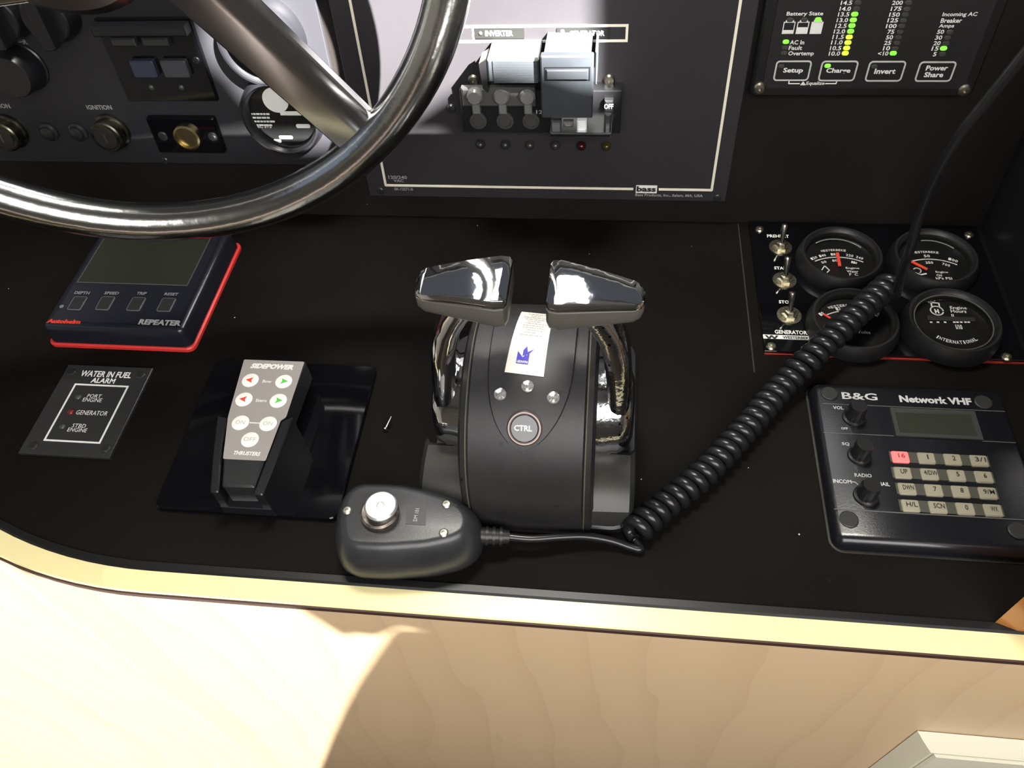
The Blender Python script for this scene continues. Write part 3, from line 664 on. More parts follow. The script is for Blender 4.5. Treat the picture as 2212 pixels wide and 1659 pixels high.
# temperature gauge
g1, c1, d1 = gauge(DK, *z5(512, 452), gp, HG, .0300)
m1 = MB()
cA = c1
def scale_arc(mb, c, hd, r=.0165, a0=35, a1=145, wd=.0009): mb.ring(arc_pts(c, r, a0, a1), wd, hd, hd + .0003, closed=False)
tp = DK.at(*z5(480, 502), d1); low = (tp[0], tp[1] - .034)
scale_arc(m1, low, d1, .0340, 60, 121); arctext(DK, 'WESTERBEKE', low, .0418, 94, 26, .0022, d1 + .0003, m1)
for s, a in (('120', 119), ('140', 108), ('180', 94), ('220', 77), ('240', 66)): arctext(DK, s, low, .0372, a, 8.5, .0026, d1 + .0003, m1)
for s, a in (('50', 112), ('80', 96), ('110', 70)): arctext(DK, s, low, .0305, a, 8, .0024, d1 + .0003, m1)
gtext(m1, 'Engine', 612, 603, 125, 22, d1); gtext(m1, 'Water', 612, 632, 105, 22, d1); gtext(m1, 'F  C', 622, 660, 80, 22, d1)
m1.ring(pxpoly(DK, [z5(325, 620), z5(350, 582), z5(395, 622), z5(372, 645)], d1), .0008, d1, d1 + .0003, closed=False)
m1.build('lettering', WHITE, g1, smooth=0)
m = MB(); m.ring([DK.at(*z5(470, 462), d1 + .001), DK.at(*z5(492, 582), d1 + .001)], .0022, d1 + .0006, d1 + .0014, closed=False); m.build('needle', NEEDLE, g1, smooth=0)
m = MB(); m.ring(arc_pts((c1[0] - .001, c1[1] - .002), .0228, 38, 128), .0009, d1 + .0006, d1 + .0012, closed=False); m.build('arc_line', mat('arc_grey', (.35, .38, .38), .4), g1, smooth=0)
# oil pressure gauge
g2, c2_, d2_ = gauge(DK, *z5(1392, 472), gp, HG, .0300)
m2 = MB(); tp = DK.at(*z5(1330, 520), d2_); low = (tp[0], tp[1] - .034)
scale_arc(m2, low, d2_, .0340, 58, 118); arctext(DK, 'WESTERBEKE', low, .0418, 92, 26, .0022, d2_ + .0003, m2)
for s, a in (('0', 116), ('50', 92), ('100', 64)): arctext(DK, s, low, .0374, a, 3.6 * len(s), .0028, d2_ + .0003, m2)
for s, a in (('0', 112), ('350', 92), ('700', 70)): arctext(DK, s, low, .0303, a, 3.6 * len(s), .0026, d2_ + .0003, m2)
gtext(m2, 'Engine', 1445, 640, 115, 22, d2_); gtext(m2, 'Oil', 1420, 668, 50, 20, d2_); gtext(m2, 'kPa PSI', 1465, 696, 150, 22, d2_)
m2.ring(arc_pts(DK.at(*z5(1215, 625), d2_), .0026, -60, 150, 8), .0008, d2_, d2_ + .0003, closed=False); m2.ring(pxpoly(DK, [z5(1185, 645), z5(1245, 665), z5(1300, 655)], d2_), .0012, d2_, d2_ + .0003, closed=False)
m2.build('lettering', WHITE, g2, smooth=0)
m = MB(); m.ring([DK.at(*z5(1158, 540), d2_ + .001), DK.at(*z5(1302, 612), d2_ + .001)], .0022, d2_ + .0006, d2_ + .0014, closed=False); m.build('needle', NEEDLE, g2, smooth=0)
m = MB(); m.ring(arc_pts((c2_[0], c2_[1] - .001), .0225, 40, 100), .0009, d2_ + .0006, d2_ + .0012, closed=False); m.build('arc_line', MATS['arc_grey'], g2, smooth=0)
# volt gauge
g3, c3, d3 = gauge(DK, *z5(640, 1060), gp, HG, .0300)
m3 = MB(); tp = DK.at(*z5(600, 1000), d3); low = (tp[0], tp[1] - .034); scale_arc(m3, low, d3, .0340, 60, 124); arctext(DK, 'WESTERBEKE', low, .0390, 98, 32, .0024, d3 + .0003, m3)
for s, a in (('10', 125), ('12', 104), ('16', 62)): arctext(DK, s, low, .0365, a, 6, .0030, d3 + .0003, m3)
gtext(m3, 'Volts', 715, 1200, 125, 26, d3); m3.build('lettering', WHITE, g3, smooth=0)
m = MB(); m.ring([DK.at(*z5(345, 1035), d3 + .001), DK.at(*z5(400, 1068), d3 + .001)], .0016, d3 + .0006, d3 + .0014, closed=False); m.build('needle', NEEDLE, g3, smooth=0)
# hour meter
g4, c4, d4 = gauge(DK, *z5(1568, 1075), gp, HG, .0310, .013)
MB().lathe(c4, [(.0256, HG + .0098), (.0256, HG + .0104), (.0248, HG + .0104), (.0248, HG + .0098)], 48, cap0=False, cap1=False).build('inner_ring', mat('ring_olive', (.07, .068, .05), .4), g4)
cD = DK.at(*z5(1535, 1088), d4); m4 = MB(); arctext(DK, 'WESTERBEKE', cD, .0205, 97, 62, .0030, d4 + .0003, m4); arctext(DK, 'INTERNATIONAL', cD, .0205, 268, 78, .0030, d4 + .0003, m4, inward=True)
gtext(m4, 'Engine', 1600, 975, 155, 34, d4); gtext(m4, 'Hours', 1600, 1003, 145, 30, d4); gtext(m4, 'II', 1545, 1042, 22, 24, d4); gtext(m4, '1/10', 1605, 1150, 60, 44, d4, bold=.03)
for x_ in (1345, 1408, 1475, 1560, 1590, 1625, 1665, 1695):
    A = DK.at(*z5(x_, 1108), d4); m4.box(A[0] - .0008, A[0] + .0008, A[1] - .0006, A[1] + .0006, d4, d4 + .0003)
m4.ring(arc_pts(DK.at(*z5(1398, 1000), d4), .0042, 0, 340, 16), .0009, d4, d4 + .0003, closed=False)
m4.ring(pxpoly(DK, [z5(1350, 960), z5(1345, 925), z5(1415, 930), z5(1422, 965)], d4), .0009, d4, d4 + .0003, closed=False)
gtext(m4, 'H', 1398, 1003, 40, 40, d4, bold=.06)
m4.build('lettering', WHITE, g4, smooth=0)
pp = pxpoly(DK, [z5(1303, 1050), z5(1748, 1062), z5(1752, 1100), z5(1315, 1090)], d4)
MB().box(pp[0][0], pp[1][0], pp[3][1] , pp[0][1], d4, d4 + .0004).build('counter_window', mat('counter_grey', (.03, .031, .028), .3), g4, smooth=0)

# ================================================================== VHF radio
rd = thing('marine_radio', 'black built-in marine radio with cream keypad and one red lit key', 'radio', (.198, .28, 0))
def z7(x, y): return (1700 + x / 3.77, 800 + y / 3.77)
HR = .009
rx0, rx1, ry0, ry1 = .1375, .2585, .2195, .3385
ol = rrect(rx0, rx1, ry0, ry1, .007)
MB().loft([[DK.w(a, b, h_) for a, b in inset(ol, d)] for d, h_ in ((0, 0), (0, .004), (.0025, .0078), (.0045, HR))]).build('body', mat('radio_black', (.0075, .0078, .010), .22, bump=(1500, .00004)), rd, smooth=50)
RF = HR + .0001
MB().ring(inset(ol, -.0006), .0012, 0, .0008).build('sealant', DUST, rd, smooth=0)
for q in (z7(345, 190), z7(1597, 262), z7(503, 1215), z7(1880, 1310)):
    c = DK.at(*q, HR); MB().lathe(c, [(.0054, HR - .0005), (.0054, HR + .0006), (.0048, HR + .0010)], 26).build('screw_cap', CAPGREY, rd)
rl = MB()
for s, x, y, w, h, bo in (('Network VHF', 1207, 243, 580, 56, .045), ('VOL', 417, 304, 84, 26, .02), ('OFF', 468, 473, 55, 18, .02), ('SQ', 478, 600, 62, 28, .02), ('RADIO', 620, 855, 138, 30, .02), ('INCOM', 450, 904, 148, 32, .02), ('HAIL', 790, 926, 92, 30, .02), ('B&G', 590, 211, 285, 56, .02)):
    txt(DK, s, *z7(x, y), w / 3.77, h / 3.77, WHITE, rd, RF, bo, mb=rl)
rl.ring(pxpoly(DK, [z7(528, 908), z7(555, 910), z7(578, 930)], RF), .0005, HR, RF, closed=False)
rl.build('lettering', mat('radio_print', (.5, .5, .49), .5), rd, smooth=0)
gr = MB(); yl = DK.at(*z7(900, 300), RF)[1]
gr.ring([(rx0 + .006, DK.at(*z7(260, 268), RF)[1]), (rx1 - .004, DK.at(*z7(260, 268), RF)[1])], .0005, HR, RF, closed=False)
yy = DK.at(*z7(600, 520), RF)[1]
gr.ring([(DK.at(*z7(295, 500), RF)[0], yy), (DK.at(*z7(870, 540), RF)[0], yy)], .0005, HR, RF, closed=False)
yy2 = DK.at(*z7(1680, 580), RF)[1]; gr.ring([(DK.at(*z7(1590, 575), RF)[0], yy2), (rx1 - .004, yy2)], .0005, HR, RF, closed=False)
yy = DK.at(*z7(1000, 1165), RF)[1]; gr.ring([(DK.at(*z7(385, 1130), RF)[0], yy), (rx1 - .002, yy)], .0006, HR, RF + .0002, closed=False)
gr.build('groove_line', mat('groove_grey', (.10, .10, .095), .4), rd, smooth=0)
pp = pxpoly(DK, [z7(838, 305), z7(1530, 345), z7(1590, 572), z7(880, 540)], HR)
sx0, sx1, sy0, sy1 = (pp[0][0] + pp[3][0]) / 2, (pp[1][0] + pp[2][0]) / 2, (pp[2][1] + pp[3][1]) / 2, (pp[0][1] + pp[1][1]) / 2
scn = MB().loft([[DK.w(a, b, h_) for a, b in inset([(sx0, sy0), (sx1, sy0), (sx1, sy1), (sx0, sy1)], d)] for d, h_ in ((0, HR), (0, HR + .0012), (.0025, HR + .0012), (.0032, HR + .0002))], True, False).build('screen_frame', LCDF, rd, smooth=0)
MB().prism(inset([(sx0, sy0), (sx1, sy0), (sx1, sy1), (sx0, sy1)], .003), HR, HR + .0004).build('screen', LCD, scn, smooth=0)
for bx, by, tx_, ty_, s in ((555, 392, 585, 285, .0056), (605, 690, 632, 600, .0056), (655, 1035, 690, 925, .0058)):
    P1 = DK.pt(*z7(tx_, ty_), HR + .0135); P0 = DK.pt(*z7(bx, by), HR); cc = ((P1.x * .75 + P0.x * .25), (P1.y * .75 + P0.y * .25))
    k = MB(); n = 32; rings = []
    for r_, h_, fl in ((s * 1.25, HR, 0), (s * 1.22, HR + .0015, 0), (s, HR + .0022, .04), (s * .93, HR + .012, .04), (s * .84, HR + .0135, 0)):
        rings.append([DK.w(cc[0] + r_ * (1 + (fl if i % 2 else -fl)) * math.cos(2 * PI * i / n), cc[1] + r_ * (1 + (fl if i % 2 else -fl)) * math.sin(2 * PI * i / n), h_) for i in range(n)])
    k.loft(rings).build('knob', mat('knob_black', (.012, .012, .012), .3), rd, smooth=40)
rows = [((925, 695), (1570, 738), ('16', '1', '2', '3/1')), ((945, 828), (1607, 866), ('UP', '4/DW', '5', '6')), ((980, 955), (1640, 1002), ('DWN', '7', '8', '9/M')), ((1008, 1093), (1683, 1142), ('H/L', 'SCN', '0', 'WX'))]
HK = HR + .0016
for A, B, ks in rows:
    a, b = DK.at(*z7(*A), HK), DK.at(*z7(*B), HK); yk = (a[1] + b[1]) / 2; kw = .0050; kh = .0040
    MB().box(a[0] - kw - .001, b[0] + kw + .001, yk - kh * .85, yk + kh * 1.05, HR, HR + .0004).build('key_strip', KEYG, rd, smooth=0)
    for i, s in enumerate(ks):
        u = a[0] + (b[0] - a[0]) * i / 3
        ky = MB().box(u - kw, u + kw, yk - kh, yk + kh, HR, HK, .0006, .0011).build('key', KEYR if s == '16' else KEY, rd, label='red lit key' if s == '16' else None)
        V, Fs = glyphs(s, .015); wd = .0008 if s == '1' else {1: .0018, 2: .0040, 3: .0062, 4: .0078}[len(s)]
        mb = MB(); mb.add([DK.w(u + .0006 + x * wd, yk + .0006 + y * .0032, HK + .0002) for x, y in V], Fs); mb.build('lettering', mat('red_ink', (.30, .02, .03), .5) if s == '16' else INK, ky, smooth=0)

# ================================================================== repeater instrument
rp = thing('display_instrument', 'black square repeater display with dark screen and red edge gasket', 'instrument', (-.357, .406, 0))
def z8(x, y): return (x / 3.071, 480 + y / 3.071)
HS = .020
bx0, bx1, by0, by1 = -.4125, -.3015, .3505, .462
MB().box(bx0 - .0026, bx1 + .0026, by0 - .0026, by1 + .0026, .0, .0035, .001, .006).build('gasket', REDEDGE, rp, label='red gasket')
o_ = rrect(bx0, bx1, by0, by1, .005)
MB().loft([[DK.w(a, b, h_) for a, b in inset(o_, d)] for d, h_ in ((-.001, .0035), (0, .015), (.001, .0185), (.0028, HS), (.006, HS), (.0065, HS - .0004))]).build('body', mat('repeater_black', (.011, .012, .018), .25), rp, smooth=50)
RS = HS
pp = pxpoly(DK, [z8(650, 120), z8(1370, 130), z8(1245, 415), z8(510, 405)], RS)
MB().box(pp[3][0], pp[2][0], (pp[2][1] + pp[3][1]) / 2, by1 - .010, RS - .0005, RS + .0002).build('screen', mat('repeater_lcd', (.024, .027, .019), .22), rp, smooth=0)
MB().ring([(pp[3][0], (pp[2][1] + pp[3][1]) / 2), (pp[2][0], (pp[2][1] + pp[3][1]) / 2), (pp[2][0], by1 - .010), (pp[3][0], by1 - .010)], .0005, RS, RS + .0004).build('screen_outline', mat('thin_grey', (.09, .09, .085), .4), rp, smooth=0)
for x, y, s, tx_, ty_, tw in ((515, 540, 'DEPTH', 545, 468, 102), (700, 540, 'SPEED', 741, 470, 98), (905, 545, 'TRIP', 940, 472, 66), (1105, 550, 'RESET', 1137, 477, 92)):
    c = DK.at(*z8(x, y), RS); ww, hh = .0052, .0066
    bt = MB().box(c[0] - ww, c[0] + ww, c[1] - hh, c[1] + hh, RS - .0004, RS + .0008, .0004, .0014).build('button', mat('rep_button', (.020, .021, .022), .4), rp)
    MB().ring(rrect(c[0] - ww, c[0] + ww, c[1] - hh, c[1] + hh, .0014), .0007, RS, RS + .0006).build('outline', mat('outline_dim', (.10, .105, .11), .4), bt, smooth=0)
    txt(DK, s, *z8(tx_, ty_), tw / 3.071, 19 / 3.071, mat('dim_print', (.20, .20, .21), .5), rp, RS + .0002, .03)
txt(DK, 'REPEATER', *z8(1062, 665), 285 / 3.071, 36 / 3.071, DIMW, rp, RS + .0002, .05)
txt(DK, 'Autohelm', *z8(424, 658), 228 / 3.071, 28 / 3.071, REDP, rp, RS + .0002, .06)
c = DK.at(*z8(410, 560), RS); MB().lathe(c, [(.0016, RS), (.0016, RS + .0004)], 14).build('dot', mat('dot_grey', (.14, .14, .15), .5), rp, smooth=0)

# ================================================================== fuel alarm plate
wf = thing('alarm_plate', 'engraved black plate reading water in fuel alarm below the display', 'sign plate', (-.357, .291, 0))
HW = .0025
MB().box(-.3895, -.3235, .2525, .3300, 0, HW, .0004).build('plate', mat('alarm_black', (.023, .023, .023), .4), wf, smooth=0)
wl = MB(); WH = HW + .0002
for s, x, y, w, h, bo in (('WATER IN FUEL', 705, 1009, 342, 40, .025), ('ALARM', 685, 1051, 160, 34, .025), ('PORT', 626, 1153, 94, 24, .0), ('ENGINE', 613, 1179, 128, 26, .0), ('GENERATOR', 610, 1265, 212, 30, .0), ('STBD', 525, 1350, 92, 26, .0), ('ENGINE', 513, 1378, 130, 26, .0)):
    txt(DK, s, *z8(x, y), w / 3.071, h / 3.071, WHITE, wf, WH, bo, mb=wl)
pp = pxpoly(DK, [z8(492, 1076), z8(846, 1088), z8(664, 1460), z8(300, 1448)], WH)
x0, x1 = (pp[0][0] + pp[3][0]) / 2, (pp[1][0] + pp[2][0]) / 2; y1_, y0_ = (pp[0][1] + pp[1][1]) / 2, (pp[2][1] + pp[3][1]) / 2
wl.ring([(x0, y0_), (x1, y0_), (x1, y1_), (x0, y1_)], .0013, HW, WH)
wl.build('lettering', WHITE, wf, smooth=0)
for q, m in ((z8(520, 1160), LEDO), (z8(470, 1258), LEDR), (z8(415, 1355), LEDO)): dome(DK, *q, HW, wf, .0024, m)
for q in (z8(475, 997), z8(935, 1016), z8(220, 1487), z8(702, 1503)): screw(DK, *q, HW, wf, .0034, BLACKSCREW)

# ================================================================== thruster plate, cradle, remote
tp = thing('mounting_plate', 'glossy black acrylic mounting plate lying on the console left of the throttle', 'plate', (-.218, .279, 0))
HP = .004
MB().box(-.2775, -.1575, .2175, .3390, 0, HP, .0006, .005).build('sheet', GLOSS, tp)
cf = MB(DK)
def z9(x, y): return (320 + x / 4.096, 740 + y / 4.096)
HF = .030
def pp9(pts, h): return [DK.at(*z9(*q), h) for q in pts]
# holder
lw = pp9([(612, 640), (705, 662), (655, 900), (622, 1322), (545, 1322), (570, 1000)], HF)
rw = pp9([(1178, 695), (1282, 648), (1150, 1000), (1012, 1348), (928, 1342), (1040, 1040)], HF)
cr = thing('remote_holder', 'black plastic holder gripping the thruster remote on the glossy plate', 'holder', (-.235, .262, HP))
MB().prism(rpoly(lw, .0015), HP, HF, .0008).build('side_wall', SATIN, cr); MB().prism(rpoly(rw, .0015), HP, HF, .0008).build('side_wall', SATIN, cr)
bs = [lw[4], lw[3], rw[4], rw[3], rw[0], lw[1]]
bs = [lw[4], rw[3], rw[0], lw[1]]
MB().prism(bs, HP, .0125).build('back_plate', SATIN, cr, smooth=0)
rc = thing('thruster_remote', 'grey-faced thruster remote with seven white round buttons', 'remote control', (-.232, .285, .0125))
HT = .0310
body = pp9([(842, 128), (1412, 150), (1395, 200), (1225, 655), (1180, 690), (1040, 1040), (948, 1292), (632, 1285), (655, 900), (702, 655)], HT)
body = rpoly(body, .0025)
MB().prism(inset(body, .0012), .0128, HT, .0012).build('body', mat('remote_black', (.016, .017, .018), .35), rc)
lab = rpoly(pp9([(850, 152), (1384, 172), (1222, 660), (1174, 692), (1040, 1048), (664, 1030), (708, 658)], HT), .001)
MB().prism(lab, HT, HT + .0003).build('face_label', LABELGREY, rc, smooth=0, label='grey face label')
HL = HT + .0003
for x, y, k in ((905, 335, 'L'), (1200, 346, 'R'), (848, 504, 'L'), (1152, 516, 'R'), (818, 710, 'ON'), (1062, 720, 'ON'), (902, 860, 'OFF')):
    c = DK.at(*z9(x, y), HL); bt = MB().lathe(c, [(.0056, HL - .0001), (.0056, HL + .0003), (.0052, HL + .0005)], 28).build('button', BTNW, rc)
    hB = HL + .0007
    if k in 'LR':
        s = -1 if k == 'L' else 1; MB().prism([(c[0] - s * .0016, c[1] - .0022), (c[0] + s * .0030, c[1]), (c[0] - s * .0016, c[1] + .0022), (c[0] - s * .0008, c[1])], hB - .0002, hB).build('arrow', RED if s < 0 else GREEN, bt, smooth=0)
    else:
        V, Fs = glyphs(k, 0); wd = .0062 if k == 'ON' else .0080; mb = MB(); mb.add([DK.w(c[0] + xx * wd, c[1] + yv * .0030, hB) for xx, yv in V], Fs); mb.build('lettering', BTNINK, bt, smooth=0)
for s, x, y, w, h, bo, sh in (('SIDEPOWER', 1102, 212, 385, 46, .06, .2), ('Bow', 1053, 343, 80, 26, .02, 0), ('Stern', 1000, 512, 98, 28, .02, 0), ('THRUSTERS', 873, 980, 242, 36, .04, .1)):
    txt(DK, s, *z9(x, y), w / 4.096, h / 4.096, WHITE, rc, HL + .0002, bo, shear=sh)
a, b = DK.at(*z9(900, 708), HL + .0002), DK.at(*z9(985, 712), HL + .0002)
MB().ring([a, b], .0007, HL - .0001, HL + .0002, closed=False).build('link_line', WHITE, rc, smooth=0)
# tiny bolt standing in the deck
sb = thing('small_screw', 'tiny loose steel screw on the black deck left of the throttle', 'screw', DK.pt(833, 927))
p0, p1 = DK.pt(833, 926, .0018), DK.pt(846, 899, .007)
MB().tube([p0, p0 + (p1 - p0) * .5, p1], [.0009, .0009, .0007], 10).build('shank', STEEL, sb)
MB().tube([p0 - (p1 - p0) * .12, p0, p0 + (p1 - p0) * .12], [.0014, .0023, .0016], 14).build('head', STEEL, sb)

# ================================================================== throttle
th = thing('engine_control', 'black twin lever engine control with chrome handles in the middle of the console', 'engine control', (-.0395, .287, 0))
yc, zc, RR = .287, .026, .067; XC = -.0395
def hcyl(px, py, rad=RR):
    r = ray(px, py); oy, oz = CAM.y - yc, CAM.z - zc; a = r.y ** 2 + r.z ** 2; b = 2 * (oy * r.y + oz * r.z); c = oy * oy + oz * oz - rad * rad; D = b * b - 4 * a * c
    if D < 0: D = 0
    t = (-b - D ** .5) / (2 * a); p = CAM + r * t
    if p.z < zc: p = CAM + r * ((yc - rad) / r.y); return p.x, p.z - zc
    return p.x, RR * math.atan2(p.z - zc, -(p.y - yc))
def hs(x, s, off=0):
    """point on the housing surface: x across, s metres along the arc from the start of the curve (negative: vertical front)"""
    if s < 0: return Vector((x, yc - RR - off, zc + s))
    t = s / RR
    if t > PI * .92: t = PI * .92
    return Vector((x, yc - (RR + off) * math.cos(t), zc + (RR + off) * math.sin(t)))
prof = [(-.0385, -.020), (-.0385, -.006), (-.0365, -.0015), (-.0335, 0), (-.0325, -.0008), (-.0318, .0004), (-.016, .0012), (0, .0016)]
prof = prof + [(-a, b) for a, b in prof[-2::-1]]
ss = [-zc + .001, -.018, -.009, 0] + [RR * math.radians(a) for a in range(6, 166, 6)]
mb = MB(); rings = [[hs(XC + a * (1 + .04 * max(0, -s / zc)), s, b) for a, b in prof] for s in ss]
rings = [r + [Vector((XC + .03, yc, .004)), Vector((XC - .03, yc, .004))] for r in rings]
mb.loft(rings); hous = mb.build('housing', HOUS, th, smooth=35)
# raised shield
def z6(x, y): return (840 + x / 2.369, 520 + y / 2.369)
sh_px = [(528, 500), (512, 620), (508, 750), (520, 850), (545, 935), (590, 1010), (635, 1055), (690, 1072), (745, 1058), (800, 1010), (850, 950), (890, 880), (922, 800), (945, 700), (955, 600), (965, 500)]
sp_ = [hcyl(*z6(*q)) for q in sh_px]; sp_ = [(sp_[0][0] , RR * math.radians(140))] + sp_ + [(sp_[-1][0] + .001, RR * math.radians(140))]
def shield_ring(d, off): return [hs(a, s, off) for a, s in inset(sp_, d)]
# grid fill of the shield so it follows the curve
mb = MB(); rows_ = 30
ys = sorted(set([p[1] for p in sp_])); smin, smax = min(ys), max(ys)
def xr_at(s):
    xs = []
    for i in range(len(sp_) - 1):
        (xa, sa), (xb, sb2) = sp_[i], sp_[i + 1]
        if (sa - s) * (sb2 - s) <= 0 and sa != sb2: xs.append(xa + (xb - xa) * (s - sa) / (sb2 - sa))
    return (min(xs), max(xs)) if len(xs) > 1 else ((xs[0] - .0003, xs[0] + .0003) if xs else (XC, XC))
rings = []
for i in range(rows_ + 1):
    s = smin + .0002 + (smax - smin - .0004) * i / rows_ if i else smin + .0001
    xa, xb = xr_at(s); xa2, xb2 = xa + .0006, xb - .0006
    if xb2 <= xa2: xa2 = xb2 = (xa + xb) / 2
    rings.append([hs(xa, s, -.001), hs(xa, s, .0018)] + [hs(xa2 + (xb2 - xa2) * j / 8, s, .0026) for j in range(9)] + [hs(xb, s, .0018), hs(xb, s, -.001)])
mb.loft(rings, False, False); mb.build('shield', HOUS, th, smooth=40)
SO = .0027
for sg in (-1, 1):
    mb = MB(); mb.tube([hs(XC + sg * .0333, -.024 + (RR * math.radians(160) + .024) * i / 40, .0001) for i in range(41)], .0005, 6)
    mb.build('edge_seam', mat('seam_olive', (.085, .075, .05), .6), th, label='dusty seam line along the housing')
for x, y in ((573, 790), (712, 752), (843, 808)):
    a, s = hcyl(*z6(x, y)); nn = (hs(a, s, 1) - hs(a, s, 0)); fr = Fr(hs(a, s, SO), (1, 0, 0), nn.cross(Vector((1, 0, 0))), nn)
    MB(fr).lathe((0, 0), [(.0034, -.001), (.0034, .0008), (.0028, .0012), (.0012, .0004), (.0004, .0010)], 24).build('indicator_light', mat('lens_silver', (.72, .70, .66), .2, .8), th, label='silver indicator lens')
a, s = hcyl(*z6(697, 957)); nn = (hs(a, s, 1) - hs(a, s, 0)).normalized(); fr = Fr(hs(a, s, SO), (1, 0, 0), nn.cross(Vector((1, 0, 0))), nn)
bt = MB(fr).lathe((0, 0), [(.0098, -.002), (.0098, .0006), (.0090, .0016), (.0084, .0016), (.0082, .0008)], 40).build('button_ring', mat('ring_brown', (.17, .13, .12), .3, .6), th)
bc = MB(fr).lathe((0, 0), [(.0080, -.0005), (.0080, .0012), (.0072, .0018), (.0004, .0021)], 36).build('button', mat('button_glass', (.035, .036, .04), .12), bt)
V, Fs = glyphs('CTRL', .03); mb = MB(); mb.add([fr.w(-.0006 + x * .0098, y * .0032 + .0003, .0023) for x, y in V], Fs); mb.build('lettering', WHITE, bt, smooth=0)
# paper sticker following the curve
pl_px = [(1127, 683), (1196, 690), (1175, 818), (1091, 808)]
c4p = [hcyl(*q) for q in pl_px]
def on_lab(u, v): # u right, v up in 0..1
    a = Vector(c4p[3]) * (1 - u) + Vector(c4p[2]) * u; b = Vector(c4p[0]) * (1 - u) + Vector(c4p[1]) * u; q = a * (1 - v) + b * v; return q.x, q.y
mb = MB(); mb.loft([[hs(*on_lab(u / 6, v / 12), SO + .0002) for u in range(7)] for v in range(13)], False, False, closed=False)
st = mb.build('sticker', PAPER, th, smooth=60, label='white paper sticker with blue emblem')
mb = MB()
def lq(u0_, u1_, v0_, v1_, off): mb.add([hs(*on_lab(u, v), SO + off) for u, v in ((u0_, v0_), (u1_, v0_), (u1_, v1_), (u0_, v1_))], [(0, 1, 2, 3)])
for i, (x0_, x1_) in enumerate(((.25, .85), (.35, .7), (.15, .9), (.2, .8), (.3, .7), (.25, .9), (.2, .8), (.2, .82), (.35, .8), (.3, .6), (.15, .8))):
    vv = .95 - i * .042; u = x0_
    while u < x1_:
        e = min(x1_, u + random.uniform(.04, .13)); lq(u, e, vv - .008, vv + .006, .0004); u = e + .02
mb.build('fine_print', mat('faint_ink', (.42, .40, .36), .6), st, smooth=0)
mb = MB()
for poly in (((.24, .12), (.56, .12), (.56, .26), (.24, .16)), ((.24, .14), (.40, .20), (.24, .28)), ((.40, .18), (.56, .22), (.44, .24)), ((.38, .22), (.52, .25), (.46, .36), (.38, .30)), ((.52, .24), (.66, .33), (.50, .28))):
    mb.add([hs(*on_lab(u, v), SO + .0004) for u, v in poly], [tuple(range(len(poly)))])
mb.build('emblem', BLUEINK, st, smooth=0)
V, Fs = glyphs('LEDNYN', .04); mb = MB(); mb.add([hs(*on_lab(.40 + x * .28, .145 + y * .03), SO + .0007) for x, y in V], Fs); mb.build('lettering', PAPER, st, smooth=0)
# base and pods
MB().prism(rrect(XC - .066, XC + .0645, .2215, .372, .016, 8), 0, .006, .0015).build('base', SATIN, th)
for sg, nm in ((-1, ''), (1, '')):
    xi, xo = XC + sg * .0375, XC + sg * (.0675 if sg < 0 else .0625)
    sec = [(.2235, .002), (.2225, .010), (.2245, .018), (.2320, .0245), (.2430, .0285), (.257, .029), (.262, .024), (.262, .002)]
    mb = MB(); mb.loft([[Vector((x, y + dy, z * sc_)) for y, z in sec] for x, dy, sc_ in ((xi, 0, 1.12), (xi + (xo - xi) * .5, .001, 1.06), (xi + (xo - xi) * .88, .002, 1.0), (xo, .008, .82))])
    mb.build('pod', POD, th, smooth=25)
PY, PZ = .2835, .044
for sg in (-1, 1):
    lv = thing('x', 'x', 'x', (0, 0, 0)) if False else None
    xi = XC + sg * .040; xo = XC + sg * (.0600 if sg > 0 else .0600)
    HB = Fr((xi, PY, PZ), (0, 1, 0), (0, 0, 1), (sg, 0, 0)); wdt = abs(xo - xi)
    hub = MB(HB).lathe((0, 0), [(.030, -.004), (.030, .002), (.0285, .008), (.0285, wdt * .55), (.026, wdt * .85), (.018, wdt)], 40)
    hub.build('lever_hub', CHROME if sg < 0 else CHROME_W, th, smooth=50, label='chrome lever hub')
    # arm: swept slab from hub to handle
    mb = MB(); path = [((.050, .0), -.006, .030), ((.0505, .0), .015, .031), ((.0500, .001), .035, .028), ((.0480, .001), .055, .024), ((.0440, .001), .070, .019), ((.038, .0), .083, .016), ((.031, -.002), .093, .013), ((.027, -.004), .099, .011)]
    rings = []
    for (xx, dy), dz, wd in path:
        cx_ = XC + sg * xx; cz_ = PZ + dz; cy_ = PY - .002 + dy
        th_ = .0075; ring = []
        for k in range(16):
            a = 2 * PI * k / 16; ca, sa = math.cos(a), math.sin(a)
            ring.append(Vector((cx_ + th_ * math.copysign(abs(ca) ** .7, ca), cy_ + wd * .62 * math.copysign(abs(sa) ** .7, sa), cz_ + (.0 if dz < .08 else sa * .003))))
        rings.append(ring)
    mb.loft(rings).build('lever_arm', CHROME if sg < 0 else CHROME_W, th, smooth=60, label='curved chrome lever arm')
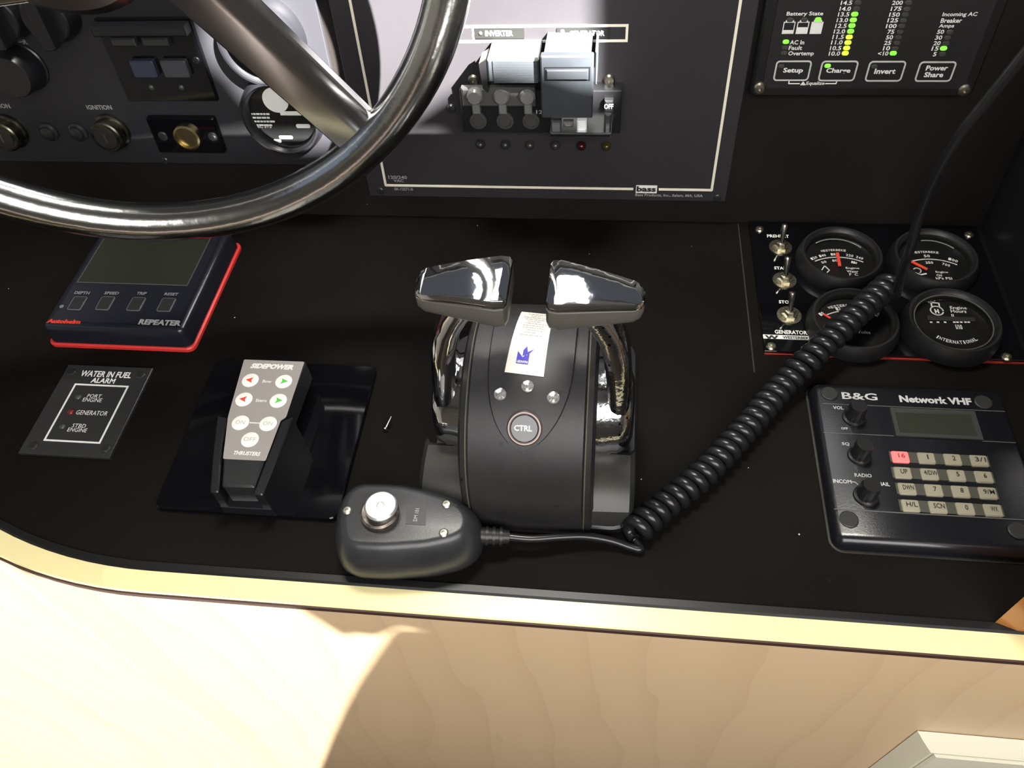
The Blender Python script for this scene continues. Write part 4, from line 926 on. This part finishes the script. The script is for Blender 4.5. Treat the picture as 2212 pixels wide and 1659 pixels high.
# handles
def handle(sg, tl, tr, brr, bll, m):
    """tl.. corner pixels of the bright top face: inner/outer ends; lofted between the two ends"""
    zi = .150; A = [DK.pt(*q, zi + dz) for q, dz in zip((tl, tr, brr, bll), (-.001, -.001, .0, .0))]  # upper-outer, upper-inner, lower-inner, lower-outer
    uo, ui, li, lo = A
    rg, rk = [], []
    for t in (0, .03, .10, .3, .5, .7, .88, .97, 1.0):
        U = uo.lerp(ui, t); Lw = lo.lerp(li, t); v = (Lw - U); ax = (ui - uo).normalized(); nn = ax.cross(v).normalized()
        if nn.z < 0: nn = -nn
        th_ = .008 + .007 * t; cr_ = (.0035 + .002 * t)
        e = {0: .55, .03: .85, .97: .93, 1.0: .80}.get(t, 1.0); mid = (U + Lw) / 2; hv = v / 2 * e
        bow = .0022 * math.sin(PI * min(max(t, 0), 1)) 
        top_ = [(-1, -.0), (-.985, .55), (-.92, .85), (-.5, .98), (0, 1.02), (.5, .98), (.92, .85), (.985, .5), (1, 0)]
        ring = [mid + hv * a + nn * (cr_ * b * e + bow * .4) for a, b in top_]
        rk_ = [mid + hv * a * 1.0 + nn * (-th_ * e * b) for a, b in ((1.03, .0), (1.06, .25), (1.04, .7), (.9, .95), (.5, 1.05), (-.5, 1.05), (-.9, .95), (-1.0, .5), (-1.0, 0))]
        rg.append(ring + [mid + hv * .98 - nn * .0006, mid - hv * .98 - nn * .0006]); rk.append(rk_)
    MB().loft(rg).build('handle_cap', m, th, smooth=40, label='chrome handle cap')
    MB().loft(rk).build('handle_grip', GRIP, th, smooth=40, label='matt grey underside of the handle')
handle(-1, (906, 589), (1110, 560), (1092, 674), (893, 648), CHROME)
handle(1, (1394, 622), (1192, 567), (1178, 678), (1392, 672), CHROME)

# ================================================================== microphone
mc = thing('microphone', 'black handheld radio microphone lying face down with round steel hanger button', 'microphone', (-.122, .208, 0))
def zm(x, y): return (680 + x / 2.989, 1000 + y / 2.989)
TZ = .034
pa = [(205, 500), (180, 400), (195, 260), (230, 185), (290, 150), (420, 148), (560, 158), (700, 190), (850, 235), (940, 285), (975, 350), (960, 430), (880, 475), (700, 512), (430, 530), (260, 522)]
ra = [DK.at(*zm(*q), TZ) for q in pa]
ra = rpoly(ra, .004, 3)
mb = MB(); rings = []
for d, z in ((-.0045, .0013), (-.0075, .0045), (-.0090, .010), (-.0088, .016), (-.0065, .025), (-.0026, .0318), (0, TZ), (.002, TZ + .0003)):
    rings.append([DK.w(a, b, z) for a, b in inset(ra, d)])
mb.loft(rings).build('shell', MIC, mc, smooth=60)
MH = TZ + .0003
c = DK.at(*zm(425, 330), MH)
cb = MB().lathe(c, [(.0110, MH - .0004), (.0112, MH + .003), (.0100, MH + .004)], 36).build('collar', mat('tarnished', (.22, .19, .16), .45, .8, noise=((.1, .09, .08), 300, .4, .6)), mc)
c = DK.at(*zm(425, 275), MH + .010)
MB().lathe(c, [(.0070, MH + .003), (.0070, MH + .007), (.0092, MH + .0078), (.0094, MH + .0095), (.0085, MH + .0105), (.0024, MH + .0107), (.0018, MH + .0095)], 36).build('hanger_button', mat('button_steel', (.72, .72, .70), .35, .75, noise=((.5, .5, .5), 120, .4, .65)), mc, label='pale round hanger button')
for q in ((210, 308), (850, 268), (832, 453)): screw(DK, *zm(*q), MH, mc, .0027, mat('mic_screw', (.35, .34, .28), .35, .9))
pp = [DK.at(*zm(*q), MH) for q in ((592, 268), (720, 262), (716, 404), (586, 396))]
lb = MB().prism(pp, MH - .0002, MH + .0002).build('label_plate', mat('label_black', (.010, .010, .011), .35), mc, smooth=0)
txt(DK, 'DM 101', *zm(655, 335), 9, 28, DIMW, lb, MH + .0004, .02, rot=1)
# ================================================================== cord
cd = thing('coiled_cord', 'black coiled microphone cord running from the throttle across the gauges to the upper right', 'cord', (.04, .25, 0))
s0, s1 = DK.pt(1016, 1156, .016), DK.pt(1100, 1160, .013)
MB().tube([s0, s0.lerp(s1, .3), s1.lerp(s0, .15), s1], [.0058, .0052, .0044, .0040], 16).build('strain_relief', RUBBER, cd)
for t in (.42, .6, .78):
    p = s0.lerp(s1, t); d = (s1 - s0).normalized(); MB().tube([p - d * .0009, p - d * .0008, p + d * .0008, p + d * .0009], [.0030, .0057, .0057, .0030], 16).build('relief_rib', RUBBER, cd)
def catmull(P, n=12):
    P = [Vector(p) for p in P]; P = [P[0] * 2 - P[1]] + P + [P[-1] * 2 - P[-2]]; out = []
    for i in range(1, len(P) - 2):
        for k in range(n):
            t = k / n; a, b, c, d = P[i - 1:i + 3]
            out.append(.5 * ((2 * b) + (c - a) * t + (2 * a - 5 * b + 4 * c - d) * t * t + (3 * b - a - 3 * c + d) * t ** 3))
    out.append(P[-2]); return out
coil_ax = catmull([DK.pt(1366, 1150, .0085), DK.pt(1430, 1095, .0085), DK.pt(1520, 1022, .0085), DK.pt(1610, 925, .009), DK.pt(1690, 832, .012), DK.pt(1760, 765, .020), DK.pt(1840, 688, .026), DK.pt(1925, 610, .029)], 24)
seg = [0.]
for a, b in zip(coil_ax[:-1], coil_ax[1:]): seg.append(seg[-1] + (b - a).length)
Lc = seg[-1]; NT = 33; CRd = .0060; wr = .0036
def ax_at(s):
    s = min(max(s, 0), Lc - 1e-9)
    for i in range(len(seg) - 1):
        if seg[i + 1] >= s:
            t = (s - seg[i]) / (seg[i + 1] - seg[i]); return coil_ax[i].lerp(coil_ax[i + 1], t), (coil_ax[i + 1] - coil_ax[i]).normalized()
hel = []; n_ = NT * 18
for i in range(n_ + 1):
    s = Lc * i / n_; p, t = ax_at(s); a = Vector((0, 0, 1)); a = (a - t * a.dot(t)).normalized(); b = t.cross(a); ph = 2 * PI * NT * i / n_ + PI * .9
    rr = CRd * (1 + .03 * math.sin(i * .07))
    hel.append(p + (a * math.cos(ph) + b * math.sin(ph)) * rr)
MB().tube(hel, wr, 10).build('coil', CORD, cd, smooth=80)
e0 = hel[0]
MB().tube(catmull([s1, DK.pt(1150, 1164, .0125), DK.pt(1210, 1160, .011), DK.pt(1265, 1159, .009), DK.pt(1320, 1168, .006), DK.pt(1360, 1181, .004), DK.pt(1383, 1186, .0035), e0 + Vector((.001, -.001, -.0003)), e0], 8), .0024, 12).build('lead', CORD, cd, smooth=80)
def farpt(px, py, dist): r = ray(px, py).normalized(); return CAM + r * dist
e1 = hel[-1]
d0 = (DK.pt(1935, 625, .03) - CAM).length
MB().tube(catmull([e1, DK.pt(1934, 640, .026), farpt(1948, 590, d0 - .02), farpt(1965, 540, d0 - .04), farpt(1988, 460, d0 - .055), farpt(2025, 372, d0 - .075), farpt(2075, 290, d0 - .09), farpt(2130, 222, d0 - .10), farpt(2195, 140, d0 - .11), farpt(2290, 20, d0 - .12)], 10), .0031, 14).build('upper_lead', CORD, cd, smooth=80)
